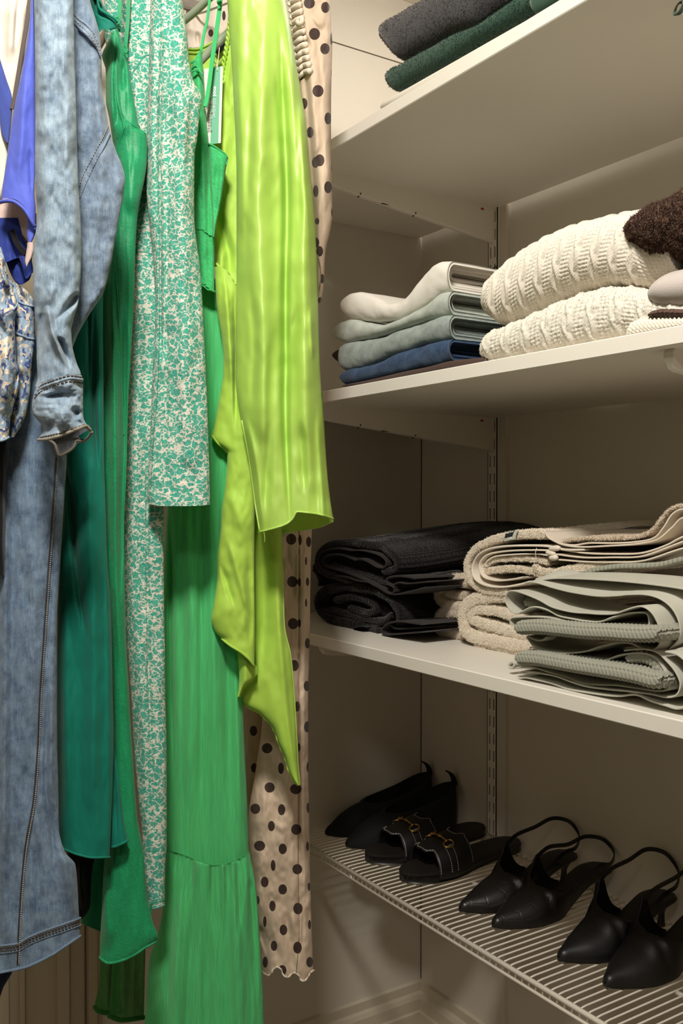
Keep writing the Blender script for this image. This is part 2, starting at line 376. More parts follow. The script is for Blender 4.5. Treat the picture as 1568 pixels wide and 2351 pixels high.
def bracket(x, ztop, label, depth=0.37, mark=True, group='shelf brackets'):
    t = thing('shelf_bracket', label, 'bracket', (x, WY-0.013, ztop-0.06), group)
    Yb, Yf = WY-0.0135, WY-0.0135-depth; hw = 0.006
    side = [(Yb, ztop), (Yf+0.002, ztop), (Yf, ztop-0.004), (Yf, ztop-0.012), (Yf+0.004, ztop-0.0175), (Yf+0.012, ztop-0.020), (Yb-0.006, ztop-0.060), (Yb, ztop-0.061)]
    n = len(side); V = []; F = []
    # rounded lower edge: outer faces, then a narrower bottom line
    for sx, dz in ((-hw, 0.0), (-hw*0.55, -0.0022), (hw*0.55, -0.0022), (hw, 0.0)):
        for i, (yy, zz) in enumerate(side): V.append((x+sx, yy, zz + (dz if 1 < i else 0)))
    for k in range(3):
        for i in range(n): F.append((k*n+i, k*n+(i+1) % n, (k+1)*n+(i+1) % n, (k+1)*n+i))
    F += [tuple(range(n))[::-1], tuple(3*n+i for i in range(n))]
    mk('bracket_arm', V, F, STEEL, t, smooth=False)
    m = MB()
    for q in (0.06, 0.215):
        yy = Yf + depth*(0.08 + q*2); zz = ztop - 0.020 - (yy-Yf-0.012)*0.040/(depth-0.018)
        m.tube([(x-0.002, yy, zz-0.003), (x+hw+0.0006, yy, zz+0.0012)], 0.0013, 8)
    yy = Yf + depth*0.34; zz = ztop-0.020-(yy-Yf-0.012)*0.040/(depth-0.018)
    m.box((x+hw*0.55, yy-0.008, zz-0.0022), (x+hw*0.8, yy+0.008, zz-0.0008))
    m.obj('screw_hole', DARK, t)
    if mark:
        m = MB(); ym = Yb - 0.030; z0 = ztop-0.0085
        m.add([(x+hw+0.0004, ym-0.005, z0), (x+hw+0.0004, ym+0.005, z0), (x+hw+0.0004, ym+0.003, z0+0.003), (x+hw+0.0004, ym, z0+0.004), (x+hw+0.0004, ym-0.003, z0+0.003)], [(0, 1, 2, 3, 4)])
        m.obj('maker_mark', plain('red_print', (0.35, 0.03, 0.02)), t, label='small red maker mark')
Z1, Z2, Z3 = 1.12+0.5339, 1.12+0.1505, 1.12-0.2323; TH = 0.0184; BK = 1.171
for z, nm in ((Z1, 'top'), (Z2, 'middle'), (Z3, 'lowest board')):
    bracket(UX, z, 'white tapered steel bracket under the %s shelf, near the corner' % nm)
bracket(-0.6095, Z2, 'white tapered steel bracket under the middle shelf, at the right edge', 0.385)
bracket(-0.585, Z1, 'white tapered steel bracket under the top shelf, at the right edge')
bracket(-0.585, Z3, 'white tapered steel bracket under the towel shelf, right of the grey towels')
def shelf(z, label, x1=0.6):
    t = thing('shelf_board', label, 'shelf', (LX+0.3, FY, z), 'white shelf boards')
    m = MB(); e = 0.0012; x0 = LX+0.001; z1 = z+TH
    V = []; prof = [(BK, z), (FY+e, z), (FY, z+e), (FY, z1-e), (FY+e, z1), (BK, z1)]
    for x in (x0, x1):
        for yy, zz in prof: V.append((x, yy, zz))
    n = 6; F = [(i, (i+1) % n, n+(i+1) % n, n+i) for i in range(n)] + [tuple(range(n))[::-1], tuple(n+i for i in range(n))]
    mk('board', V, F, SHELF, t, smooth=False)
shelf(Z1, 'white shelf board carrying the dark sweaters, top one in view')
shelf(Z2, 'white shelf board carrying the jeans and cream knits')
shelf(Z3, 'white shelf board carrying the towels')
# wire shoe shelf
ZW = 0.4856; WF = 0.8778
t = thing('wire_shelf', 'white ventilated wire shelf holding the black shoes', 'wire shelf', (-1.0, 1.0, ZW))
xa, xb = LX+0.004, 0.30
for nm, yy, zz, r in (('front_rail', WF, ZW-0.0030, 0.0036), ('lower_rail', WF-0.0005, ZW-0.0150, 0.0024), ('back_rail', WY-0.012, ZW-0.0052, 0.0028)):
    MB().tube([(xa, yy, zz), (xb, yy, zz)], r, 10).obj(nm, WIREM, t, smooth=True)
pw = [(0, WY-0.008, ZW-0.0012), (0, 1.1, ZW-0.0012), (0, WF+0.012, ZW-0.0012), (0, WF+0.0045, ZW-0.0018), (0, WF+0.0012, ZW-0.005), (0, WF+0.0004, ZW-0.0128)]
V, F = tube(np.array(pw) + np.array([xa+0.008, 0, 0]), 0.00135, 6); w0 = mk('wire', V, F, WIREM, t)
for i in range(1, 135): inst(w0, 'wire', (i*0.01275, 0, 0), t)
for px, py in ((1092, 2030), (1318, 2152), (1563, 2284)):
    p = atZ(px, py, ZW-0.004)
    MB().tube([p + np.array([-0.007, 0, 0]), p + np.array([0.012, 0, 0])], 0.0035, 8).obj('spacer', WIREM, t, smooth=True)
p = atY(808, 2008, WF)
V, F = tube(spline([p+np.array(q) for q in ((0.002, 0, 0.004), (-0.002, 0, 0.0), (-0.003, 0, -0.004), (0.001, 0, -0.007), (0.006, 0, -0.006))], 14), 0.0014, 6)
o = mk('shelf_hook', V, F, WIREM, base=tuple(p)); tag(o, 'tiny white hook hanging under the front rail of the wire shelf', 'hook')
# small twisted tie on the upright, another at the top right bracket
for i, (p, lab) in enumerate(((atY(1137, 619, WY-0.017), 'small dark green wire tie looped round the upright above the jeans'), (atY(1560, 20, 0.80), 'small dark green wire tie at the top shelf bracket, upper right corner'))):
    m = MB()
    for k in range(3):
        a = [p + np.array([0.0045*math.cos(q)*(1+0.1*k), -0.001*k, 0.0055*math.sin(q+0.3*k)]) for q in np.linspace(0, 2*PI, 16, endpoint=False)]
        m.tube(a, 0.0008, 6, closed=True)
    o = m.obj('wire_tie', plain('tie_green', (0.03, 0.05, 0.03), 0.4), smooth=True, base=tuple(p)); tag(o, lab, 'tie')

# ------------------------------------------------------------------ hanging cloth
class Cloth:
    def __init__(s, L, R, D, bulge=0.012, ridges=(), noise=0.0015, nsc=(60, 160), seed=1, pw=2.6):
        s.L = yx(L); s.R = yx(R); s.D = D if callable(D) else (lambda y, D=D: np.full(np.shape(y), float(D)))
        s.bulge = bulge; s.noise = noise; s.nsc = nsc; s.seed = seed; s.pw = pw
        s.rd = []
        for r in ridges:
            pts, wl, wr, amp = r[:4]; fade = r[4] if len(r) > 4 else 40
            ys = [q[1] for q in pts]; y0, y1 = min(ys), max(ys); ln = y1 - y0
            f0, f1 = (min(fade, ln*0.5), ln*0.6) if len(r) > 4 else (max(30, ln*0.3), max(30, ln*0.3))
            if len(r) > 5: f0, f1 = r[4], r[5]
            s.rd.append((yx(pts), y0, y1, wl, wr, amp, (max(f0, 4), max(f1, 4))))
    def off(s, px, py):
        xl = s.L(py); xr = s.R(py); e = np.clip((px - xl) / np.maximum(xr - xl, 1) * 2 - 1, -1, 1)
        env = np.sqrt(np.maximum(0, 1 - np.abs(e)**s.pw)); o = s.bulge * env
        lim = np.minimum(1, env*1.6)
        for f, y0, y1, wl, wr, amp, fade in s.rd:
            d = px - f(py); w_ = np.where(d < 0, wl, wr)
            k = sst((py - y0) / fade[0]) * sst((y1 - py) / fade[1]); w_ = w_ * (0.6 + 0.4*k)
            o = o + amp * np.exp(-(d / w_)**2) * k * lim
        o = o + s.noise * fbm(px / s.nsc[0], py / s.nsc[1], s.seed) * 2
        return o
    def pt(s, px, py, lift=0.0):
        px = np.asarray(px, float); py = np.asarray(py, float)
        return atD(px, py, s.D(py) - s.off(px, py) - lift)
    def line(s, pts, n=60, lift=0.0008):
        q = spline(np.array(pts, float), n); return s.pt(q[:, 0], q[:, 1], lift)
    def mesh(s, name, mat, parent, top, bot, nu=70, nv=200, back=0.03, dots=None, label=None, useed=0, thick=0.0):
        T = xy(top) if isinstance(top, list) else (lambda x, v=top: np.full(np.shape(x), float(v)))
        B = xy(bot) if isinstance(bot, list) else (lambda x, v=bot: np.full(np.shape(x), float(v)))
        e = np.linspace(-1, 1, nu); u = (np.sin(e*PI/2*0.86)/math.sin(PI/2*0.86) + 1) / 2
        def solve(fun, y0):
            y = np.full(nu, float(y0))
            for _ in range(14): y = 0.5*y + 0.5*fun(s.L(y) + (s.R(y) - s.L(y)) * u)
            return y
        ymid = np.mean([B(s.L(0)+0*u)[0]]) if False else None
        yt = solve(T, np.mean([p[1] for p in top]) if isinstance(top, list) else top)
        yb = solve(B, np.mean([p[1] for p in bot]) if isinstance(bot, list) else bot)
        v = np.linspace(0, 1, nv)[:, None]; PY = yt + (yb - yt) * v; PX = s.L(PY) + (s.R(PY) - s.L(PY)) * u
        P = s.pt(PX, PY)
        du = np.linalg.norm(np.diff(P, axis=1), axis=2); cu = np.concatenate([np.zeros((nv, 1)), np.cumsum(du, axis=1)], axis=1)
        c = nu // 2; U = cu - cu[:, c:c+1] + ((PX[:, c] - 300) / FPX * s.D(PY[:, c]))[:, None]
        Vv = -PY / FPX * s.D(PY)
        UV = np.stack([U + useed, Vv], -1)
        F = gridF(nu, nv); V = P.reshape(-1, 3); UVs = UV.reshape(-1, 2); n0 = nu*nv
        at = None
        if dots is not None:
            d = np.full(PX.shape, 9.0)
            for dx, dy, rx, ry in dots: d = np.minimum(d, np.sqrt(((PX-dx)/rx)**2 + ((PY-dy)/ry)**2))
            at = np.minimum(d, 2).ravel()
        if back:
            nb = max(8, nu // 4); ub = np.linspace(0, 1, nb); idx = ub
            YT = np.interp(ub, u, yt); YB = np.interp(ub, u, yb); nvb = max(6, nv // 4); vb = np.linspace(0, 1, nvb)[:, None]
            BY = YT + (YB - YT) * vb; BX = s.L(BY) + (s.R(BY) - s.L(BY)) * ub; eb = 2*ub - 1
            oL = s.off(s.L(BY), BY); base = s.D(BY) - oL
            DB = base + back * np.sqrt(np.maximum(0, 1 - np.abs(eb)**2.2)) * (1 + 0.12*np.sin(BX/9.0))
            Pb = atD(BX, BY, DB); V = np.vstack([V, Pb.reshape(-1, 3)])
            UVs = np.vstack([UVs, np.stack([BX/FPX*1.1, -BY/FPX*1.1], -1).reshape(-1, 2)])
            F = F + [f[::-1] for f in gridF(nb, nvb, n0)]
            if at is not None: at = np.r_[at, np.full(nb*nvb, 2.0)]
        o = mk(name, V, F, mat, parent, uv=UVs, attr=at, label=label)
        s.u = u; s.yt = yt; s.yb = yb; s.ob = o
        s.bot = P[-1]; s.topP = P[0]; s.left = P[:, 0]; s.right = P[:, -1]
        return o
def seam(name, cl, lines, mat, parent, r=0.0009, lift=0.0006, label=None, n=80):
    for l in lines: MB().tube(cl.line(l, n, lift), r, 6).obj(name, mat, getattr(cl, 'ob', parent), smooth=True, label=label)
def stitches(name, cl, lines, mat, parent, r=0.0006, lift=0.0012, step=0.0032, label=None):
    for l in lines:
        m = MB(); P = cl.line(l, 400, lift); s_ = np.r_[0, np.cumsum(np.linalg.norm(np.diff(P, axis=0), axis=1))]
        q = 0
        while q + step*0.7 < s_[-1]:
            a = np.array([np.interp(q, s_, P[:, k]) for k in range(3)]); b = np.array([np.interp(q+step*0.66, s_, P[:, k]) for k in range(3)])
            m.tube([a, (a+b)/2, b], r, 4); q += step
        m.obj(name, mat, getattr(cl, 'ob', parent), smooth=True, label=label)
def hem(name, P, r, mat, parent, label=None, wav=0.0):
    P = np.asarray(P, float)
    if wav: P = P + np.stack([wav*np.sin(np.arange(len(P))*0.9), wav*np.cos(np.arange(len(P))*0.7), 0*np.arange(len(P))], 1)
    V, F = tube(P, r, 6); return mk(name, V, F, mat, parent, label=label)
def gpos(px, py, D): p = atD(np.float64(px), np.float64(py), D); return (float(p[0]), float(p[1]), float(p[2]))

# ================================================================== hanging clothes
C_LIME = (0.42, 0.66, 0.10); C_LG = (0.095, 0.60, 0.20); C_EM = (0.010, 0.34, 0.13); C_TEAL = (0.001, 0.19, 0.13)
LIME = cloth_mat('lime_satin', C_LIME, 'satin', 0.46, 0.05, 0.8); LIME.node_tree.nodes['Principled BSDF'].inputs['Sheen Tint'].default_value = (1, 1, 0.55, 1)
LIMED = cloth_mat('lime_crepe', (0.42, 0.66, 0.08), 'satin', 0.62, 0.1, 0.35)
LGR = cloth_mat('light_green_chiffon', C_LG, 'chiffon', 0.8, 0.15, 0.2, 0.7)
LGRC = cloth_mat('light_green_crepe', (0.06, 0.54, 0.18), 'crepe', 0.75, 0.15, 0.2, 0.6)
EMER = cloth_mat('emerald_crepe', C_EM, 'crepe', 0.5, 0.1, 0.4, 0.62)
TEAL = cloth_mat('teal_crepe', C_TEAL, 'plain', 0.7, 0.1, 0.25, 0.85)
PRINT = print_mat('teal_animal_print', (0.012, 0.38, 0.27), (0.82, 0.76, 0.66))
PSEAM = plain('print_seam_shade', (0.10, 0.36, 0.27), 0.85, 0, 0.15)
DOT = dot_mat('beige_polka_cotton', (0.66, 0.51, 0.38), (0.055, 0.032, 0.026))
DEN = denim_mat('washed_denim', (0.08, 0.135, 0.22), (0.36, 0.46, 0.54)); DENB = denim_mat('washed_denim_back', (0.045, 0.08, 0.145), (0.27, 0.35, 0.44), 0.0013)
DEN2 = denim_mat('stone_denim', (0.03, 0.06, 0.13), (0.22, 0.31, 0.41))
THREAD = plain('tan_thread', (0.40, 0.34, 0.26), 0.8); BRTH = plain('brown_thread', (0.10, 0.065, 0.04), 0.8)
BLUE = cloth_mat('periwinkle_cotton', (0.10, 0.14, 0.62), 'plain', 0.7, 0.1, 0.3, 0.9)
NAVYB = cloth_mat('royal_blue_cotton', (0.018, 0.04, 0.26), 'plain', 0.7, 0.1, 0.3, 0.85)
LINING = cloth_mat('blush_lining', (0.62, 0.47, 0.42), 'plain', 0.8, 0.1, 0.2, 0.9)
CREAMF = cloth_mat('cream_cotton', (0.80, 0.70, 0.58), 'plain', 0.8, 0.1, 0.2, 0.92)
FLOR = floral_mat('blue_floral_cotton'); BLACKF = cloth_mat('black_cotton', (0.006, 0.006, 0.008), 'plain', 0.85)
HANGM = plain('sage_plastic', (0.36, 0.42, 0.30), 0.35); HANGW = plain('white_plastic', (0.80, 0.77, 0.70), 0.35)

# clothes rail above the frame
m = MB(); m.tube([(-1.30, -1.19, 1.86), (-1.30, 0.80, 1.86)], 0.0125, 14); r_ = m.obj('clothes_rail', plain('rail_chrome', (0.55, 0.54, 0.52), 0.25, 0.9), smooth=True, base=(-1.30, 0.2, 1.86))
tag(r_, 'round metal clothes rail the garments hang from', 'clothes rail')

# ---- A. polka dot dress, the last one on the rail
t = thing('polka_dot_dress', 'beige dress with dark brown polka dots and gathered sleeve, last garment beside the shelves', 'dress', gpos(690, 2240, 1.32))
up = [(710,7,13,13),(747,17,10,13),(722,78,13,14),(746,112,11,13),(691,101,10,13),(683,118,8,13),(706,153,8,13),(689,173,8,12),(730,209,13,14),(698,238,8,13),(753,272,8,14),(712,304,8,13),(734,368,11,14),(724,373,8,13),(753,430,9,14),(725,439,6,14),(728,508,5,8),(725,557,8,12),(734,577,8,12),(740,640,5,11),(735,690,5,8),(761,89,3,14),(763,168,3,12),(763,385,3,12),(763,488,3,10)]
lo = [(668.5,1238,12,13),(708.7,1244,6,12),(688.5,1240,4,12),(671,1335.6,12,13),(687,1336.5,4,10),(702.6,1288,2.5,10),(706,1335.6,4,10),(702.6,1384,2.5,10),(672.7,1432,12,13),(687,1431,4,10),(706,1477,6,12),(676,1528,10,13),(704,1575,7,12),(682.5,1622,6,12),(705,1669,7,13),(686,1716,4,10),(707.7,1761,4,12),(613.3,1718,12.5,12),(645,1764,7,13),(619,1808,12,12),(679,1811.5,13.5,12),(586,1857,11.5,12),(646.5,1859,8.5,13),(707.7,1854.5,4,12),(623,1896.6,8,12),(680,1904.5,12,12.5),(596,1942,13,12),(649,1949,9.5,12.5),(706,1943,3.5,11),(627,1987,5.5,13),(682.5,1995.7,11.5,12),(607.7,2025,9,12.5),(649,2042,10,12),(709.6,2036,3.5,10),(625.5,2080,7.5,12.5),(591,2067,5,10),(684,2086,11,13.5),(608,2116,4,13),(650.7,2135,9,12.5),(710.5,2123,3.5,11),(593.7,2150,3,10),(629,2171.5,7.5,12),(683,2175.7,10,14),(609,2209,6,13),(648,2227.6,10,12),(711,2209,8,12),(661,1145,12,13),(700,1150,5,12),(669,1048,12,13),(640,1660,5,10),(582,1300,9,12),(610,1400,9,12),(600,1540,9,12)]
rg = [([(703,0),(712,120),(722,260),(734,420),(732,560)],14,26,0.014),([(690,60),(700,160),(712,300),(722,480),(728,640)],9,6,-0.010),([(742,60),(748,200),(752,380),(745,520)],12,14,0.008),
      ([(735,330),(722,400),(732,480)],7,10,-0.006,30),([(718,30),(740,75)],8,16,0.006,12),([(694,78),(716,120)],5,8,-0.008,12)]
c1 = Cloth([(668,-20),(680,120),(694,260),(704,400),(716,560),(722,700)], [(758,-20),(760,60),(763,98),(761,180),(760,298),(762,432),(763,491),(758,530),(747,581),(743,655),(736,697)], 1.275, 0.020, rg, 0.003, (26, 70), 3)
c1.mesh('sleeve', DOT, t, -110, [(716,690),(730,697),(740,690)], 70, 260, 0.03, up)
c0 = Cloth([(560,-20),(560,620),(565,1200),(590,1550),(602,1640),(588,1761),(572,1860),(566,1960),(580,2080),(596,2180),(600,2235)],
           [(740,-20),(730,600),(716,1214),(713,1330),(711,1480),(708,1597),(708,1760),(710,1878),(712,1995),(717,2158),(720,2235)], 1.335, 0.024,
           [([(640,1150),(652,1500),(660,1700),(640,2000),(625,2230)],20,22,0.008),([(686.5,1150),(686.5,2250)],2.6,2.6,-0.0045),([(700,1150),(698,1700),(702,2230)],7,8,0.004),([(612,1760),(600,1950),(598,2200)],14,20,0.010),
            ([(630,1880),(660,1925)],9,12,0.005,20),([(590,2120),(618,2200)],8,12,-0.008,20),([(655,2060),(668,2230)],12,10,-0.006,60)], 0.0035, (24, 46), 5)
wob = [(566+i*4, 2236 + 9*math.sin(i*0.62) + 8*math.sin(i*0.21+1.3)) for i in range(41)]
c0.mesh('skirt', DOT, t, 500, wob, 110, 420, 0.05, lo)
hem('ruffled_hem', c0.bot, 0.0013, CREAMF, t, wav=0.0008)
seam('side_seam', c0, [[(686.5, 1180), (686.3, 1700), (685, 2000), (687, 2140), (680, 2235)]], BRTH, t, 0.0005, 0.0)
c0b = Cloth([(548,1540),(545,2050)], [(606,1540),(607,1644),(594,1761),(576,1900),(560,2040)], 1.372, 0.006, (), 0.002, (30, 80), 6)
c0b.mesh('inner_skirt', DOT, t, 1500, 2030, 30, 60, 0.012, [(582,1678,9,12),(583.4,1763,8,11),(560,1590,9,12),(556,1850,9,12)])
m = MB()        # gathered ruching at the armhole, cords crossing the edge
for i in range(13):
    y = -14 + i*15; x0 = 660 + i*2.2
    P = c1.line([(x0, y+12), (x0+8, y+3), (x0+16, y-2), (x0+27, y-6+i*0.3)], 12, 0.004); m.tube(P, np.linspace(0.0028, 0.0042, 12), 7)
m.obj('ruching', CREAMF, t, smooth=True)
P = c1.line([(691, 42), (694, 46), (692, 52), (686, 54), (683, 49), (685, 43)], 24, 0.010); V, F = tube(P, 0.0032, 8, flat=1); mk('rosette_fold', V, F, CREAMF, t)
hem('sleeve_loop', c1.line([(729, 585), (735, 612), (736, 640), (733, 662)], 20, 0.004), 0.0008, plain('cord_tan', (0.30, 0.22, 0.13)), t)
c2 = Cloth([(426,-20),(428,60),(432,112),(438,140)], [(560,-20),(548,60),(540,140)], 1.40, 0.012, [([(452,70),(456,120)],4,5,-0.010,14),([(470,60),(470,130)],5,6,-0.006,14),([(500,-20),(492,110)],18,22,0.010)], 0.003, (30, 60), 8)
c2.mesh('collar', dot_mat('cream_polka_cotton', (0.80, 0.70, 0.60), (0.055, 0.032, 0.026)), t, -110, [(420,110),(470,106),(545,60)], 50, 60, 0.02, [(514,36,4,12),(484,76,6,9)])

# ---- B. lime satin dress
t = thing('lime_satin_dress', 'glossy lime green satin dress with wide sleeve and pointed handkerchief hem', 'dress', gpos(620, 1800, 1.2))
b = Cloth([(530,-20),(512,140),(500,217),(483,319),(485,400),(488,520),(492,600),(492,660)], [(600,-20),(600,300),(585,500),(570,660)], 1.215, 0.006,
          [([(560,0),(540,150),(520,300),(505,470)],10,14,0.004),([(500,470),(520,560),(530,640)],12,10,-0.010),([(515,560),(505,640)],10,12,0.008)], 0.003, (30, 60), 11)
b.mesh('bodice', LIMED, t, -110, [(488,606),(505,615),(541,655),(600,660)], 50, 120, 0.02)
sk = Cloth([(492,600),(497,694),(513,821),(512,860),(503,917),(492,975),(486,1003),(490,1012),(522,1041),(516,1124),(509,1172),(507,1210),(499,1284),(498,1329),(489,1395),(485,1420),(494,1450),(509,1466)],
           [(545,600),(560,700),(600,900),(585,1180),(584,1300),(585,1420),(584,1545)], 1.19, 0.016,
           [([(515,620),(525,760),(532,900)],9,7,0.008),([(535,660),(542,800),(540,1000)],5,10,-0.010),([(520,1230),(550,1330),(575,1420)],9,12,0.006),([(505,1290),(540,1400)],6,9,-0.005),([(528,1120),(560,1230)],12,16,0.004),([(572,1240),(574,1500)],9,12,-0.005)], 0.003, (40, 70), 12)
lowhem = [(484,1424),(494,1450),(509,1466),(530,1483),(554,1498),(572,1514),(584,1530)]
sk.mesh('skirt_front_fold', LIMED, t, [(480,612),(505,612),(541,655)], lowhem, 60, 240, 0.018)
hem('hem_roll', sk.bot, 0.0016, LIMED, t)
hem('hem_roll', sk.line([(487,1000),(500,1018),(522,1039)], 20, 0.001), 0.0013, LIMED, t)
ik = Cloth([(575,1180),(577,1480),(583,1535),(582,1545),(560,1570),(545,1594),(554,1612),(599,1641),(628,1674),(640,1707),(655,1742),(663,1770),(676,1796),(684,1804)],
           [(636,1180),(645,1224),(649,1329),(652,1433),(667,1507),(676,1612),(681,1701),(684,1760),(688,1804)], 1.225, 0.012,
           [([(600,1200),(606,1380),(600,1560)],16,18,-0.012),([(635,1230),(640,1400),(655,1600),(678,1790)],10,7,0.005),([(560,1572),(582,1548)],6,8,0.006,15),([(610,1540),(640,1660),(670,1780)],14,18,0.004)], 0.0015, (40, 80), 13)
ik.mesh('skirt_back_point', LIMED, t, 1180, 1803, 46, 240, 0.010)
hem('hem_roll', ik.left[int(len(ik.left)*0.585):], 0.0014, LIMED, t, wav=0.0006); hem('hem_roll', ik.right, 0.0014, LIMED, t)
fl = Cloth([(545,1488),(549,1560),(545,1600)], [(587,1488),(587,1545),(578,1562),(562,1575),(549,1602)], 1.205, 0.010, [([(566,1500),(560,1590)],8,9,0.006)], 0.001, (30, 40), 14)
fl.mesh('hem_turnover', LIMED, t, [(545,1492),(587,1530)], 1600, 20, 40, 0.008)
hem('hem_roll', fl.right, 0.0018, LIMED, t)
hem('waist_gather', b.line([(492,610),(500,606),(508,618),(517,620),(526,634),(541,654)], 30, 0.006), 0.0018, LIMED, t, wav=0.0012)
sl = Cloth([(520,-20),(535,200),(543,420),(543,630),(541,773),(541,869),(554,965),(573,1060),(586,1156),(594,1222)],
           [(650,-20),(655,0),(670,84),(681,153),(693,222),(704,293),(711,383),(725,550),(730,694),(733,805),(742,965),(752,1092),(758,1150),(765,1190)], 1.165, 0.030,
           [([(612,-60),(602,160),(596,300),(592,480),(600,700),(608,900),(618,1100),(634,1260)],30,26,0.020),([(640,40),(648,180),(655,320),(659,480),(656,650),(655,900),(668,1260)],9,8,-0.020),
            ([(655,-60),(672,180),(690,340),(700,520),(700,750),(705,1000),(716,1260)],20,24,0.018),([(632,150),(644,260),(650,400)],8,12,-0.006),([(556,-60),(550,300),(556,620)],14,16,0.008),([(578,200),(568,480)],8,8,-0.004),
            ([(560,940),(590,1100),(600,1260)],10,12,0.010),([(622,760),(618,1000),(606,1200)],10,13,-0.009),([(684,690),(668,800),(658,890)],9,12,-0.007),([(690,960),(700,1140)],9,10,-0.007),([(712,700),(719,830)],6,8,0.005),([(676,120),(684,300),(690,560)],8,9,-0.005),([(575,640),(585,800),(578,940)],10,12,-0.006),([(730,900),(745,1260)],8,8,0.006)], 0.0035, (55, 120), 15)
slb = [(594,1222),(620,1215),(650,1206),(672,1198),(673,1172),(700,1176),(733,1181),(752,1186),(766,1192)]
sl.mesh('sleeve', LIME, t, -110, [(594,1222),(625,1214),(655,1204),(671,1192),(682,1175),(705,1177),(733,1181),(766,1191)], 120, 360, None)
slk = Cloth([(570,900),(594,1222)], [(740,900),(752,1092),(765,1196)], 1.235, -0.004, [([(690,1000),(690,1220)],20,24,-0.006)], 0.002, (40, 60), 16)
slk.mesh('sleeve_back', LIMED, t, 900, [(594,1223),(647,1223),(669,1220),(700,1216),(742,1207),(762,1197)], 40, 60, 0.004)
hem('sleeve_hem', sl.bot, 0.0013, LIME, t); hem('sleeve_hem', slk.bot, 0.0014, LIME, t, wav=0.0007)
hem('loose_thread', sl.line([(606,1222),(608,1235),(607,1246)], 10), 0.0004, LIME, t)
hem('sleeve_fold_edge', sl.line([(555,965),(573,1060),(586,1156),(596,1220)], 30, 0.002), 0.0012, LIME, t)
P = b.line([(536,-18),(524,84),(514,140),(501,217),(483,319)], 120, 0.004)    # twisted rope piping on the neckline
m = MB()
for k in (0, 1):
    ph = np.linspace(0, 46, 240)*2 + k*PI; Q = np.stack([np.interp(np.linspace(0, 119, 240), np.arange(120), P[:, j]) for j in range(3)], 1)
    m.tube(Q + cR*(0.0016*np.cos(ph))[:, None] + cW*(0.0016*np.sin(ph))[:, None], 0.0017, 6)
m.obj('rope_piping', LIMED, t, smooth=True)
seam('pressed_pleat', b, [[(570,-20),(548,150),(530,330),(520,420)], [(548,-20),(530,130),(508,260),(497,320)]], LIMED, t, 0.0006, -0.0003)
# back neckline band of the same dress
nb = Cloth([(426,80),(430,170)], [(545,40),(545,200)], 1.30, 0.006, (), 0.002, (40, 40), 17)
nb.mesh('back_neckline', LIMED, t, [(426,112),(455,112),(485,98),(515,74),(545,46)], [(426,160),(470,165),(545,165)], 40, 24, 0.006)
for dy in (0, 9): hem('neck_binding', nb.line([(428,112+dy),(455,112+dy),(485,98+dy),(515,74+dy),(540,52+dy)], 40, 0.002), 0.0014, LIMED, t)
m = MB(); P = atD(np.array([497, 508, 520]), np.array([122, 108, 98]), 1.285); m.tube(P, 0.004, 8); m.obj('loop_tab', BLACKF, t, smooth=True)

# paper price tag hanging on the lime dress
tg = thing('price_tag', 'white and green paper swing tag hanging between the green dress and the lime dress', 'price tag', gpos(487, 300, 1.19))
def tagpt(a, b_, lift=0.0): return atD(469 + a*43 - b_*5 + 0*a, 158 - a*6 + b_*176, 1.19 - lift)
def tquad(a0, a1, b0, b1, lift): return [tagpt(np.float64(a), np.float64(q), lift) for a, q in ((a0, b0), (a1, b0), (a1, b1), (a0, b1))]
q0 = tquad(0, 1, 0, 1, 0); q1 = tquad(0, 1, 0, 1, 0.0006)
mk('card', q0+q1, [(0,1,2,3),(7,6,5,4),(0,4,5,1),(1,5,6,2),(2,6,7,3),(3,7,4,0)], plain('tag_paper', (0.74, 0.68, 0.62), 0.7), tg, smooth=False)
mk('green_stripe', tquad(0.44, 0.86, 0, 1, 0.0009), [(0,1,2,3)], plain('tag_green', (0.10, 0.40, 0.24), 0.6), tg, smooth=False)
def text3d(name, s, size, origin, xdir, ydir, mat, parent, bold=0.0, lsp=1.0):
    cu = bpy.data.curves.new(name, 'FONT'); cu.body = s; cu.size = size; cu.extrude = 0.00005; cu.offset = bold; cu.space_line = lsp
    tmp = bpy.data.objects.new('tmp', cu); COL.objects.link(tmp); bpy.context.view_layer.update()
    me = bpy.data.meshes.new_from_object(tmp); bpy.data.objects.remove(tmp)
    co = np.zeros(len(me.vertices)*3); me.vertices.foreach_get('co', co); co = co.reshape(-1, 3)
    x = np.array(xdir, float); x /= np.linalg.norm(x); y = np.array(ydir, float); y -= x*(x @ y); y /= np.linalg.norm(y); z = np.cross(x, y)
    W3 = np.array(origin) + co[:, :1]*x + co[:, 1:2]*y + co[:, 2:]*z
    return mk(name, W3, [list(p.vertices) for p in me.polygons], mat, parent, smooth=False)
WHT = plain('tag_white_ink', (0.85, 0.88, 0.84), 0.6); GREY = plain('tag_grey_ink', (0.10, 0.08, 0.08), 0.7)
T_ = lambda a, q: tagpt(np.float64(a), np.float64(q), 0.0016)
xd = T_(0.5, 1) - T_(0.5, 0); yd = T_(1, 0.5) - T_(0, 0.5)
text3d('lettering', 'good', 0.0064, T_(0.52, 0.245), xd, yd, WHT, tg, 0.00022)
text3d('lettering', 'collection', 0.0064, T_(0.52, 0.400), xd, yd, WHT, tg)
ww = T_(1, 0.5) - T_(0, 0.5)
for i, s in enumerate(('S', 'vi', '', '', 'a', 'i', 'cte', 'mail', 'of', 'cho', 'er', 'be', 'de', 'be', 'er', 'ma')):
    if s: text3d('lettering', s, 0.0050, T_(0.39 - 0.055*len(s), 0.26 + i*0.0385), ww, -xd, GREY, tg)
